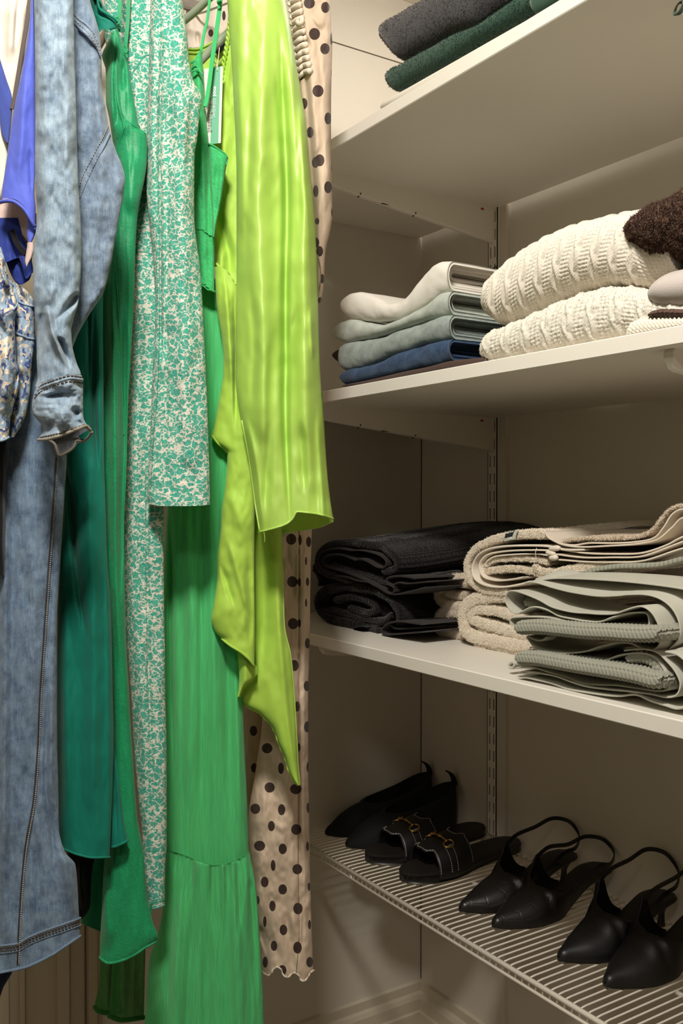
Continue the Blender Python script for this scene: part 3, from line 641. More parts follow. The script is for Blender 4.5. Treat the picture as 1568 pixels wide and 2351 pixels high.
hem('tag_string', spline([T_(0.70, 0.05), T_(0.70, -0.03), T_(0.74, -0.12), T_(0.78, -0.25)], 16), 0.0006, plain('string', (0.7, 0.65, 0.5)), tg)
hem('tag_string', spline([T_(0.70, 0.05), T_(0.66, -0.02), T_(0.52, -0.07)], 12), 0.0006, plain('string2', (0.7, 0.65, 0.5)), tg)

# ---- C. light green tiered dress
t = thing('green_tiered_dress', 'light green chiffon maxi dress with spaghetti straps and gathered bottom tier', 'dress', gpos(470, 2351, 1.22))
bd = Cloth([(436,100),(432,200),(430,320),(440,420),(448,540),(455,620),(456,680)], [(462,100),(464,125),(468,179),(471,242),(479,329),(486,420),(492,520),(492,600),(492,680)], 1.185, 0.010,
           [([(450,130),(462,300),(470,500)],7,10,0.006),([(470,300),(478,500),(480,660)],5,6,-0.004)], 0.002, (20, 60), 21)
bd.mesh('bodice', LGRC, t, [(436,165),(452,126),(462,112)], [(430,660),(461,656),(480,668),(492,672)], 36, 160, 0.012)
cp = Cloth([(476,320),(482,420),(486,480),(488,545)], [(486,324),(510,345),(522,362),(519,385),(514,420),(508,460),(500,500),(492,545)], 1.175, 0.012,
           [([(500,360),(497,430),(490,520)],8,8,-0.006)], 0.001, (20, 40), 22)
cp.mesh('cup', LGRC, t, [(477,328),(490,334),(505,345),(522,362)], 544, 30, 60, 0.010)
hem('cup_edge', cp.line([(478,329),(492,336),(506,346),(517,354),(522,364),(519,380)], 30, 0.0006), 0.0012, LGRC, t)
hem('waist_seam', bd.line([(450,524),(466,528),(478,538),(493,543)], 30, 0.0003), 0.0010, LGRC, t, wav=0.0008)
hem('waist_seam', bd.line([(456,656),(470,652),(480,664),(493,670)], 30, 0.0003), 0.0011, LGRC, t, wav=0.001)
ls = Cloth([(440,500),(445,680),(420,900),(385,1150),(376,1400),(377,1700),(378,1960)], [(498,500),(500,671),(520,741),(540,835),(548,900),(552,1200),(555,1400),(558,1617),(563,1745),(568,1850),(571,1965)], 1.225, 0.022,
           [([(392,1150),(390,1400),(400,1800)],5,8,-0.008),([(425,1150),(440,1500),(430,1900)],14,18,0.008),([(470,700),(480,1000),(484,1300),(492,1600),(488,1960)],12,14,0.007),([(505,1000),(520,1400),(530,1950)],10,12,-0.006),([(460,1150),(462,1950)],6,7,-0.004),([(544,1500),(552,1950)],9,9,0.005)], 0.002, (20, 200), 23)
seamY = [(376,1949),(400,1955),(434,1967),(465,1980),(490,1986),(515,1984),(536,1977),(571,1956)]
ls.mesh('skirt', LGR, t, 640, seamY, 80, 260, 0.06)
hem('tier_seam', ls.bot, 0.0009, cloth_mat('tier_seam_green', (0.05, 0.36, 0.11)), t)
fr = []
for i in range(17):
    x0 = 384 + i*11.5 + rnd.uniform(-3, 3); k = (x0-378)/195; y0 = np.interp(x0, [p[0] for p in seamY], [p[1] for p in seamY]) + 2
    x1 = 335 + k*270; ln = rnd.choice((70, 110, 180, 420))
    fr.append(([(x0, y0-6), (x0+(x1-x0)*ln/420, y0+ln)], rnd.uniform(5, 8), rnd.uniform(5, 9), rnd.choice((-1, 1, -1))*rnd.uniform(0.003, 0.0058), 8, ln*0.85))
lt = Cloth([(380,1940),(378,2034),(370,2110),(357,2161),(344,2200),(332,2351),(322,2520)], [(570,1940),(577,1977),(587,2034),(597,2161),(604,2289),(606,2351),(612,2520)], 1.215, 0.024,
           fr + [([(420,2000),(405,2200),(395,2500)],12,14,0.009,160,100),([(480,2050),(478,2300),(470,2500)],12,10,-0.006,200,100),([(530,2020),(545,2200),(560,2500)],12,14,0.009,160,100),([(450,2010),(430,2300),(420,2500)],9,10,-0.005,180,100),([(575,2010),(590,2350)],7,8,-0.005,30)], 0.002, (18, 150), 24)
lt.mesh('gathered_tier', LGR, t, [(a, b_+1) for a, b_ in seamY], 2500, 150, 220, 0.09)
SH = sheer_mat('sheer_green', (0.03, 0.22, 0.035), 0.72)
for L_, R_, bt, D_ in (([(232,2140),(228,2250),(217,2309)], [(275,2140),(280,2340)], [(215,2309),(226,2322),(250,2326),(280,2322)], 1.33),
                       ([(262,2140),(250,2330)], [(335,2140),(330,2350)], [(248,2332),(280,2342),(330,2336)], 1.31)):
    s_ = Cloth(L_, R_, D_, 0.012, [([(250,2140),(245,2330)],8,9,0.008),([(285,2140),(282,2340)],8,10,0.008),([(310,2140),(305,2350)],8,7,0.006)], 0.002, (20, 80), 26)
    s_.mesh('sheer_underskirt', SH, t, 2120, bt, 40, 50, 0.01, label='sheer dark green hem of the underskirt'); hem('underskirt_hem', s_.bot, 0.0032, cloth_mat('sheer_hem', (0.02, 0.16, 0.03)), t)
def strap(P, wid, name='strap', mt=LGRC, par=None):
    V, F = band_strip(spline(P, 30), cR, wid, 0.0016); mk(name, V, F, mt, par, smooth=False)
a_ = lambda x, y, D: atD(np.float64(x), np.float64(y), D)
strap([a_(491,-110,1.19), a_(478,30,1.19), a_(468,80,1.187), a_(461,122,1.18)], 0.0034, par=t)
strap([a_(514,-110,1.18), a_(505,10,1.18), a_(497,70,1.178), a_(487,140,1.176), a_(478,210,1.172), a_(471,245,1.168)], 0.0052, par=t)
hem('strap_knot', spline([a_(503,-2,1.172), a_(508,4,1.17), a_(504,10,1.172), a_(500,4,1.168), a_(507,0,1.166)], 20), 0.0016, LGRC, t)
m = MB()
for pts in ([(442,140),(436,150),(440,163),(452,160),(455,148),(447,139),(440,145)], [(438,168),(450,158),(462,168)], [(450,150),(458,160),(465,172)]): m.tube(spline([a_(x, y, 1.165) for x, y in pts], 24), 0.0010, 6)
m.obj('bow', LGRC, t, smooth=True)

# ---- D. teal and cream printed dress
t = thing('printed_midi_dress', 'teal and cream animal print dress with a long straight sleeve', 'dress', gpos(350, 2080, 1.15))
pb = Cloth([(240,-20),(238,60),(248,120),(285,170),(290,260),(295,400),(294,500),(301,596),(308,660),(300,787),(292,946),(286,1080),(283,1170),(281,1238),(284,1417),(293,1506),(301,1595),(306,1702),(316,1820),(327,1932),(328,2060),(332,2085)],
           [(400,-20),(395,300),(385,700),(380,1000),(376,1160),(376,1300),(379,1500),(380,1600),(383,1753),(383,1932),(379,2008),(378,2085)], 1.150, 0.014,
           [([(300,220),(312,500),(318,760),(312,1000),(306,1300),(325,1600),(340,1900)],12,14,0.006),([(336,900),(338,1300),(340,1480),(352,1900)],3,5,-0.004),([(330,130),(345,200),(345,380)],8,10,0.006)], 0.002, (26, 90), 31)
pb.mesh('dress_body', PRINT, t, -110, [(330,2084),(350,2086),(379,2078)], 80, 420, 0.05)
seam('neck_seam', pb, [[(297,180),(310,160),(326,136),(334,128),(350,126),(372,128)]], PSEAM, t, 0.0013, -0.0004)
seam('waist_seam', pb, [[(300,588),(318,578),(345,582),(358,585)]], PSEAM, t, 0.0008, -0.0003)
seam('hem_seam', pb, [[(331,2070),(350,2072),(378,2066)]], PSEAM, t, 0.0005, -0.0002)
hem('hem_edge', pb.bot, 0.0009, PSEAM, t)
ps = Cloth([(346,-20),(342,140),(339,260),(336,420),(352,600),(357,700),(350,850),(346,960),(342,1050),(339,1110),(336,1160)],
           [(412,-20),(418,0),(429,80),(436,152),(445,188),(459,211),(463,229),(459,259),(454,313),(447,357),(446,420),(446,500),(452,560),(459,612),(467,739),(475,899),(480,1042),(483,1160)], 1.115, 0.020,
           [([(370,-20),(370,130),(366,300),(368,600),(372,900)],4,5,-0.007),([(355,0),(350,300),(352,500)],8,8,0.005),([(400,0),(408,150),(420,300),(418,600),(425,900),(430,1150)],22,24,0.010),([(385,300),(382,700),(380,1140)],4,6,-0.004),([(440,240),(430,420)],8,10,-0.004),([(420,1050),(450,1120)],12,14,-0.003,30)], 0.0025, (34, 70), 32)
ps.mesh('sleeve', PRINT, t, -110, [(336,1157),(380,1162),(430,1162),(484,1159)], 90, 330, 0.045, useed=0.4)

seam('sleeve_seam', ps, [[(370,0),(369,130),(365,300),(366,600),(366,760),(362,900),(352,1010),(347,1120)]], plain('teal_thread', (0.01, 0.16, 0.10)), t, 0.0004, -0.0001)

# ---- E. emerald dress
t = thing('emerald_slip_dress', 'emerald green crepe slip dress with thin straps and pointed bust seam', 'dress', gpos(290, 2200, 1.1))
eb = Cloth([(258,50),(250,90),(234,129),(240,150),(243,161),(243,232),(250,268),(258,320),(262,339),(262,420),(250,560),(228,680),(226,760),(227,1000),(232,1178),(238,1298),(244,1372),(250,1500),(254,1600),(256,1800),(250,1940),(240,1975),(234,2080),(230,2161),(229,2197)],
           [(271,50),(272,68),(281,100),(291,132),(302,196),(313,259),(320,293),(336,307),(338,340),(337,375),(332,411),(322,460),(314,520),(310,600),(308,680),(302,790),(294,940),(290,1100),(285,1200),(286,1300),(289,1450),(297,1600),(306,1750),(316,1880),(330,1960),(338,2060),(352,2120),(362,2150),(340,2180),(300,2205)], 1.10, 0.014,
           [([(262,100),(256,200),(262,320)],7,8,0.008),([(284,130),(282,180),(286,215)],6,7,-0.006),([(272,72),(268,180),(272,240),(284,288),(290,330)],3,3,0.004),([(262,330),(290,275)],16,18,0.004,14),([(300,330),(300,500)],18,22,0.008),([(292,600),(286,800),(284,1000),(276,1250),(274,1500)],9,8,-0.010),
            ([(256,600),(262,900),(266,1200),(276,1600)],11,10,0.010),([(240,2000),(250,2190)],14,16,0.008)], 0.0018, (22, 120), 41)
eb.mesh('dress_body', EMER, t, [(258,74),(270,66),(274,74)], [(228,2196),(238,2206),(250,2211),(286,2203),(312,2190),(330,2177),(350,2166),(364,2155)], 90, 520, 0.035)
hem('hem_edge', eb.bot, 0.0017, EMER, t)
seam('bust_seam', eb, [[(272,70),(268,150),(268,215),(276,255),(289,276),(282,305),(272,335),(267,352)], [(289,276),(305,288),(322,298),(335,308)]], EMER, t, 0.0008, -0.0001)
seam('inner_fold', eb, [[(262,565),(272,720),(279,850),(284,1000)]], EMER, t, 0.0008, 0.0)
e2 = Cloth([(184,1960),(186,2060),(187,2125)], [(250,1960),(246,2060),(240,2140)], 1.16, 0.008, (), 0.002, (30, 60), 43)
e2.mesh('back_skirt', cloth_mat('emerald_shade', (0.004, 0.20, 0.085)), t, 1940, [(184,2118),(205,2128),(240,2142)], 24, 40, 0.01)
hem('tie_belt', spline([a_(348,2070,1.12), a_(344,2110,1.12), a_(330,2140,1.12), a_(345,2160,1.12), a_(362,2150,1.12)], 24), 0.0015, EMER, t)
V, F = band_strip(spline([a_(280,-110,1.10), a_(275,20,1.10), a_(272,72,1.095)], 16), cR, 0.0048, 0.0016); mk('strap', V, F, EMER, t, smooth=False)
V, F = band_strip(spline([a_(300,-110,1.125), a_(294,40,1.125), a_(288,108,1.12), a_(290,135,1.10)], 16), cR, 0.0045, 0.0016); mk('strap', V, F, EMER, t, smooth=False)
m = MB()
for pts in ([(262,42),(270,40),(276,48),(270,55),(263,50)], [(262,38),(270,48),(274,56)], [(286,104),(292,112),(290,122),(284,116)]): m.tube(spline([a_(x, y, 1.086) for x, y in pts], 20), 0.0011, 6)
m.obj('bow', EMER, t, smooth=True)

# ---- F. teal dress
t = thing('teal_ruffle_dress', 'dark teal dress with a folded ruffle at the neck, hanging behind the denim sleeve', 'dress', gpos(200, 1960, 1.06))
tb = Cloth([(150,640),(146,1000),(150,1060),(146,1150),(138,1250),(132,1400),(131,1600),(132,1750),(134,1906),(134,1945)], [(237,640),(237,720),(239,1030),(243,1178),(247,1298),(253,1372),(257,1476),(259,1595),(261,1700),(258,1820),(252,1968)], 1.062, 0.016,
           [([(150,1050),(165,1200),(180,1350),(195,1460)],6,9,-0.014),([(190,1000),(205,1200),(215,1500),(210,1900)],16,18,0.009),([(216,700),(216,900),(226,1100)],7,6,-0.012),([(150,1400),(155,1900)],12,14,0.006),([(205,640),(204,900)],3,4,-0.008),([(240,1100),(248,1500),(250,1900)],5,6,0.003)], 0.002, (30, 110), 51)
tb.mesh('skirt', TEAL, t, 640, [(133,1940),(150,1950),(179,1962),(215,1969),(252,1968)], 80, 300, 0.03)
hem('hem_edge', tb.bot, 0.0013, TEAL, t)
t2 = Cloth([(244,1560),(245,1700),(248,1945)], [(257,1560),(262,1700),(272,1780),(284,1880),(294,1935)], 1.078, 0.010, [([(256,1600),(262,1800),(268,1940)],5,7,-0.006)], 0.001, (20, 60), 52)
t2.mesh('back_fold', TEAL, t, 1540, [(247,1946),(262,1944),(294,1930)], 26, 80, 0.010); hem('hem_edge', t2.bot, 0.0016, TEAL, t)
nr = Cloth([(203,-20),(212,40),(226,78)], [(228,-20),(236,10),(250,32),(266,44),(270,56),(268,68),(250,70),(232,74)], 1.055, 0.012, [([(216,-10),(225,30),(262,50)],5,6,-0.010,10),([(225,-10),(240,26)],5,6,0.008,10)], 0.001, (20, 20), 53)
nr.mesh('neck_ruffle', TEAL, t, -110, [(224,78),(240,66),(256,70),(269,62)], 40, 50, 0.010)
hem('ruffle_edge', spline([a_(222,-20,1.04), a_(228,18,1.04), a_(245,32,1.04), a_(262,42,1.042), a_(270,52,1.045)], 24), 0.0014, TEAL, t)

# ---- G. denim jacket
t = thing('denim_jacket', 'pale blue washed denim jacket with long sleeve and turned open cuff', 'jacket', gpos(140, 1040, 0.95))
jb = Cloth([(120,-20),(130,400),(150,700),(160,800)], [(205,-20),(207,0),(220,45),(229,80),(233,130),(234,190),(243,250),(252,300),(265,342),(280,378),(287,410),(284,440),(269,526),(253,613),(236,675),(215,708),(196,737),(178,770),(166,800)], 0.985, 0.016,
           [([(200,20),(215,120),(225,260),(232,400),(220,560)],14,16,0.006),([(180,60),(232,120)],10,10,0.004,12)], 0.003, (30, 60), 61)
jb.mesh('back_panel', DENB, t, -110, [(150,800),(166,800)], 70, 260, 0.03)
j1 = [[(166,28),(182,45),(200,58),(216,78),(228,108),(232,128)], [(166,40),(182,56),(198,70),(214,92),(226,116)]]
j2 = [[(250,285),(238,312),(222,342),(205,374),(190,404),(178,440)], [(252,304),(242,328),(226,360),(208,396),(192,430),(182,455)]]
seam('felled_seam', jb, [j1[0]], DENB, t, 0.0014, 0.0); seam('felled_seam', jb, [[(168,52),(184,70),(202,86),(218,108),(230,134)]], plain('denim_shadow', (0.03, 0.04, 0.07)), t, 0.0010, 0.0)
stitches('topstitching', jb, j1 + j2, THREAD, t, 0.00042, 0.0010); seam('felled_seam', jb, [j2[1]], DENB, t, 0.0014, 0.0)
js = Cloth([(77,-20),(80,100),(81,250),(80,400),(86,500),(80,545),(76,582),(76,667),(80,723),(84,765),(84,820),(86,866),(80,890)], [(168,-20),(171,100),(174,200),(177,320),(180,420),(186,520),(187,568),(186,620),(184,653),(180,695),(168,735),(164,760),(166,793),(172,820),(178,838),(184,852),(188,870)], 0.935, 0.024,
           [([(100,0),(98,300),(104,600)],14,18,0.004),([(150,0),(152,300),(160,520)],16,12,0.006),([(182,668),(160,700),(142,724),(124,738)],9,14,-0.014,16),([(108,700),(120,760),(142,820),(158,856)],9,6,0.012,20),([(132,770),(156,830),(162,856)],5,9,-0.012,14),([(100,700),(92,780),(100,850)],8,12,-0.006,30),([(122,640),(112,720)],10,12,0.006,30)], 0.0035, (34, 60), 62)
js.mesh('sleeve', DEN, t, -110, [(84,888),(100,876),(130,866),(165,858),(190,860)], 90, 330, 0.05)
cf = Cloth([(88,880),(78,905),(73,933),(75,948),(84,962),(95,975),(97,985),(92,1000),(88,1010)], [(186,855),(190,875),(191,894),(191,940),(192,960),(196,970),(204,980),(210,992)], 0.925, 0.026,
           [([(100,925),(130,905),(180,893)],22,26,-0.010,20),([(140,930),(150,1000)],14,18,0.010,20),([(172,930),(176,965)],9,10,-0.012,20),([(184,950),(196,980)],7,8,0.008,14),([(120,960),(108,1000)],10,12,-0.006,14)], 0.003, (26, 26), 63)
cf.mesh('cuff', DEN, t, [(82,890),(95,878),(130,866),(165,857),(190,862)], [(88,1010),(110,1008),(135,1001),(160,992),(180,984),(196,978),(211,991)], 80, 90, None)
hem('cuff_edge', cf.bot, 0.0016, cloth_mat('worn_edge', (0.36, 0.32, 0.26), 'weave'), t)
stitches('topstitching', cf, [[(84,898),(96,884),(130,871),(160,863),(188,866)], [(80,914),(92,900),(125,884),(160,876),(190,880)], [(93,1004),(135,995),(165,985),(196,974)]], BRTH, t, 0.0007, 0.0008, 0.004)
seam('felled_seam', cf, [[(82,906),(94,892),(130,878),(160,869),(189,872)]], DEN, t, 0.0014, 0.0)
ci = Cloth([(95,985),(100,1006),(123,1017),(130,1030),(132,1045)], [(205,985),(200,1010),(190,1012),(178,1006),(174,1022),(160,1036),(150,1045)], 0.965, -0.004, [([(150,990),(150,1040)],12,14,-0.010)], 0.002, (20, 20), 64)
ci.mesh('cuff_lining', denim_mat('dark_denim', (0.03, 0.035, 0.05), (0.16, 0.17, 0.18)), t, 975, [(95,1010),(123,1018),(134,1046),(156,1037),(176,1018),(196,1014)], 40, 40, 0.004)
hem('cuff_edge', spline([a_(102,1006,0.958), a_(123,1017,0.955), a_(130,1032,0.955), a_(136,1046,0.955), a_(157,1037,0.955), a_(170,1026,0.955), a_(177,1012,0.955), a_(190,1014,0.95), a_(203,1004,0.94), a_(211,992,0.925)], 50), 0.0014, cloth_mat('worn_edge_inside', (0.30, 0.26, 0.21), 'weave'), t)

# ---- H. long denim skirt
t = thing('long_denim_skirt', 'long faded blue denim skirt with pale side seam and frayed double stitched hem', 'skirt', gpos(60, 2230, 1.0))
dk = Cloth([(-60,700),(-60,2400)], [(60,700),(90,800),(140,960),(153,1045),(147,1150),(138,1300),(131,1450),(131,1700),(134,1800),(136,1906),(150,1957),(173,1985),(181,2090),(184,2151),(184,2200)], 1.005, 0.020,
           [([(12,1000),(10,1400),(8,2200)],9,12,0.008),([(30,1050),(28,1400),(26,2200)],9,10,-0.004),([(85,1050),(75,1400),(60,1800)],24,20,0.006),([(132,1050),(120,1300),(98,1600),(88,1800),(62,2000),(43,2200)],5,4,-0.004),
            ([(150,1050),(126,1500),(112,1900),(120,2100)],9,10,0.005),([(112,1560),(105,1760),(128,2000)],7,8,-0.007),([(130,1700),(150,1990),(176,2140)],10,12,0.008),([(80,1900),(90,2120)],10,14,-0.005)], 0.0025, (30, 90), 71)
dk.mesh('skirt_body', DEN2, t, 720, [(-60,2246),(0,2233),(61,2220),(95,2205),(128,2187),(160,2165),(184,2149)], 110, 440, 0.06)
sl_ = [(131,1050),(121,1200),(111,1330),(103,1450),(93,1600),(88,1720),(78,1840),(62,1930),(53,2010),(45,2130),(42,2215)]
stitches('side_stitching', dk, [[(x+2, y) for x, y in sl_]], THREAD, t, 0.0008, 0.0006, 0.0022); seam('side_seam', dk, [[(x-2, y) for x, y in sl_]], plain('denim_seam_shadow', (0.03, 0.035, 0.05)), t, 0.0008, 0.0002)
hl = [(-40,2180),(0,2172),(40,2166),(70,2150),(105,2136),(140,2124),(184,2108)]
seam('hem_fold', dk, [hl, [(x, y+16) for x, y in hl]], DEN2, t, 0.0015, -0.0003)
stitches('hem_stitching', dk, [[(x, y+5) for x, y in hl], [(x, y+12) for x, y in hl]], BRTH, t, 0.0008, 0.0012, 0.0036)
hem('hem_edge', dk.bot, 0.0016, DEN2, t)
dd = Cloth([(-40,990),(-40,1330)], [(17,990),(14,1100),(10,1330)], 0.975, 0.008, [([(4,1000),(2,1300)],7,8,0.006)], 0.002, (20, 60), 73)
o = thing('black_garment', 'nearly black garment edge at the left side below the floral blouse', 'clothing', gpos(0, 1300, 0.975)); dd.mesh('panel', BLACKF, o, 960, 1320, 20, 40, 0.01)
bb = Cloth([(150,1900),(160,2060),(168,2140)], [(240,1900),(210,2010),(207,2080),(200,2098),(186,2112)], 1.12, 0.006, [([(182,1960),(192,2100)],8,9,0.008)], 0.002, (20, 60), 74)
o = thing('black_dress', 'black garment showing between the denim skirt and the emerald dress', 'clothing', gpos(195, 2110, 1.12)); bb.mesh('skirt', BLACKF, o, 1880, [(150,2130),(205,2100)], 30, 40, 0.01)
nv = Cloth([(-30,2200),(-30,2330)], [(34,2200),(28,2232),(10,2262),(0,2290),(-8,2330)], 1.08, 0.006, (), 0.001, (20, 30), 75)
o = thing('navy_garment', 'dark navy cloth corner hanging under the denim skirt, lower left corner', 'clothing', gpos(0, 2290, 1.08)); nv.mesh('hem', cloth_mat('navy_cloth', (0.008, 0.012, 0.05)), o, 2200, 2310, 20, 20, 0.01)

# ---- I. blue shirt with blush lining
t = thing('blue_shirt', 'periwinkle blue short-sleeved shirt with turned cuff and blush lining, far left', 'shirt', gpos(40, 660, 0.96))
w1 = Cloth([(-40,-20),(-40,600)], [(66,-20),(62,0),(48,120),(30,232),(24,300),(12,420),(-6,480)], 0.985, 0.006, [([(30,-20),(20,150)],9,12,0.006),([(44,-20),(34,120)],4,4,-0.005)], 0.001, (20, 60), 81)
w1.mesh('placket', CREAMF, t, -110, 480, 40, 120, 0.01)
V, F = band_strip(spline([a_(76,-110,0.972), a_(66,20,0.972), a_(50,120,0.972), a_(34,220,0.972), a_(27,250,0.972)], 30), cR, 0.0040, 0.0012); mk('dark_binding', V, F, plain('binding_brown', (0.07, 0.05, 0.04)), t, smooth=False)
lp = Cloth([(-40,100),(-14,140),(-5,230),(2,300),(14,330)], [(-10,100),(0,135),(14,180),(28,230),(26,270),(20,325)], 0.975, 0.003, (), 0.001, (20, 60), 82)
lp.mesh('lapel', cloth_mat('lapel_blue', (0.06, 0.09, 0.36)), t, 105, [(-40,300),(19,328)], 20, 50, 0.004)
bs = Cloth([(71,-20),(69,30),(58,120),(42,200),(27,280),(20,330),(10,400),(4,440),(0,500)], [(77,-20),(80,60),(82,200),(82,300),(80,400),(79,440),(82,480),(81,520),(76,570)], 0.962, 0.010, [([(60,120),(50,300),(40,440)],10,12,0.005),([(70,330),(72,450)],6,6,-0.003)], 0.0012, (30, 60), 83)
bs.mesh('sleeve', BLUE, t, -110, [(0,457),(15,455),(32,457),(48,466),(62,482),(72,500),(82,514)], 50, 150, 0.012)
hem('sleeve_cuff', bs.line([(0,464),(15,461),(32,463),(48,473),(62,489),(72,507),(79,520)], 40, 0.0), 0.0020, BLUE, t)
bl = Cloth([(-20,450),(-5,480),(0,520),(10,560)], [(60,450),(66,500),(66,540),(62,560)], 0.985, -0.004, (), 0.001, (20, 20), 84)
bl.mesh('sleeve_lining', LINING, t, 455, [(-5,512),(10,520),(30,530),(48,544),(64,562)], 30, 40, 0.003); hem('lining_binding', bl.line([(-2,506),(10,514),(30,524),(48,538),(62,556)], 30, 0.001), 0.0011, BRTH, t)
bq = Cloth([(64,480),(62,540),(66,560)], [(84,480),(84,520),(78,545),(70,560)], 0.966, 0.004, (), 0.0, (20, 20), 85); bq.mesh('sleeve_side', BLUE, t, 490, 558, 12, 30, 0.004)
db = Cloth([(-40,500),(-40,680)], [(50,500),(62,560),(76,620),(72,655),(50,660)], 0.992, 0.008, [([(20,520),(48,640)],6,7,-0.006),([(50,560),(58,640)],7,8,0.006)], 0.001, (20, 40), 86)
db.mesh('shirt_body', NAVYB, t, 500, [(-40,620),(15,602),(44,592),(60,640),(74,625)], 40, 60, 0.01)
d2 = Cloth([(10,590),(30,640),(44,656)], [(74,590),(72,630),(60,655)], 1.0, 0.004, (), 0.001, (20, 20), 87); d2.mesh('shirt_tail', NAVYB, t, 590, [(12,640),(46,654),(72,640)], 20, 24, 0.006)
V, F = band_strip(spline([a_(26,528,0.98), a_(40,560,0.98), a_(58,584,0.98)], 12), cR, 0.0058, 0.001); mk('black_ribbon', V, F, BLACKF, t, smooth=False)
pc = Cloth([(64,555),(60,580),(57,600),(60,612)], [(77,550),(78,570),(74,590),(62,612)], 0.955, 0.004, (), 0.0, (20, 20), 88); pc.mesh('lining_corner', LINING, t, 556, 611, 12, 20, 0.003)
# blush garment behind it
o = thing('blush_garment', 'blush pink striped garment edge at the far left behind the blue shirt', 'clothing', gpos(2, 440, 1.02))
pk = Cloth([(-60,-20),(-60,560)], [(12,-20),(8,20),(4,60),(0,250),(12,300),(20,340),(14,420),(4,480)], 1.0, 0.006, [([(-4,200),(4,440)],5,6,0.004)], 0.001, (20, 80), 89)
pk.mesh('front', LINING, o, -20, 500, 24, 60, 0.01)
# ---- J. floral blouse
t = thing('floral_blouse', 'cream and blue floral blouse with bulging folds, lower half at the far left', 'blouse', gpos(30, 1010, 0.94))
f2 = Cloth([(20,640),(24,1000)], [(62,640),(74,665),(78,690),(80,780),(74,830),(70,890),(62,940),(50,975),(34,1000)], 0.965, 0.012, [([(44,640),(66,700)],6,7,0.006,12),([(40,700),(50,900)],10,10,0.006),([(34,780),(36,960)],6,7,-0.008)], 0.0025, (20, 40), 91)
f2.mesh('back_panel', FLOR, t, [(20,640),(40,652),(62,668),(78,690)], [(20,1006),(40,1000),(56,960)], 40, 120, 0.02, useed=0.2)
for y in (700, 775): hem('tier_edge', f2.line([(30,y-14),(50,y-4),(66,y+2),(79,y+4)], 24, 0.0), 0.0012, FLOR, t)
f1 = Cloth([(-60,560),(-60,1020)], [(0,560),(10,590),(14,620),(30,660),(40,700),(34,740),(36,790),(38,830),(44,850),(44,880),(32,930),(22,980),(20,1006)], 0.94, 0.022,
           [([(0,580),(10,640),(22,690)],6,7,0.008,16),([(12,650),(30,720)],5,6,-0.010,16),([(10,760),(16,860),(10,960)],14,12,0.010),([(42,850),(24,920),(6,960)],5,7,-0.010,20),([(0,700),(22,780)],7,8,0.006,20)], 0.003, (24, 40), 92)
f1.mesh('front_panel', FLOR, t, [(-60,560),(2,567),(12,590)], [(-60,1015),(0,1012),(20,1004),(30,990)], 60, 160, 0.03)
hem('hem_edge', f1.bot, 0.0014, FLOR, t)
seam('collar_fold', f1, [[(0,572),(8,600),(12,625)], [(14,628),(32,664),(40,694),(30,712)]], FLOR, t, 0.0012, 0.0)

# ---- hangers whose arms show between the clothes
def hanger(name, label, near, slope_px, D, mt, r=0.0045):
    """near = pixel of the low near end; arm runs along X up to the hook on the rail"""
    t = thing(name, label, 'hanger', (-1.30, float(near[1]), 1.80), 'clothes hangers')
    e, mid = near
    return t
def arm(label, pts, D, mt, r, nm='hanger'):
    P = np.array([atD(np.float64(x), np.float64(y), d) for (x, y), d in zip(pts, D)]); 
    t = thing(nm, label, 'hanger', tuple(P.mean(0))); dirv = P[-1] - P[0]
    mb = MB(); mb.tube(spline(np.vstack([P[0]-dirv*0.25, P, P[-1]+dirv*0.6]), 24), r, 10); mb.obj('shoulder_bar', mt, t, smooth=True)
    q = P[-1] + dirv*0.6; hk = spline([q, q + np.array([-0.03, 0, 0.03]), np.array([-1.29, q[1], 1.84]), np.array([-1.31, q[1], 1.877]), np.array([-1.325, q[1], 1.868])], 24)
    mb = MB(); mb.tube(hk, 0.0016, 8); mb.obj('hook', plain('hook_steel', (0.5, 0.5, 0.48), 0.3, 0.9), t, smooth=True); return t
arm('sage green plastic hanger arm above the light green straps', [(421,49),(450,25),(478,-2)], (1.27,1.255,1.24), HANGM, 0.0052)
arm('sage green plastic hanger arm behind the neckline of the lime dress', [(464,136),(495,104),(530,70)], (1.262,1.255,1.25), HANGM, 0.0056)
arm('beige plastic hanger arm above the emerald dress', [(236,88),(262,44),(292,-6)], (1.165,1.15,1.14), plain('beige_plastic', (0.45, 0.36, 0.25), 0.4), 0.0050)
arm('white plastic hanger corner beside the printed sleeve', [(428,118),(440,84),(470,40)], (1.44,1.43,1.42), HANGW, 0.0060)
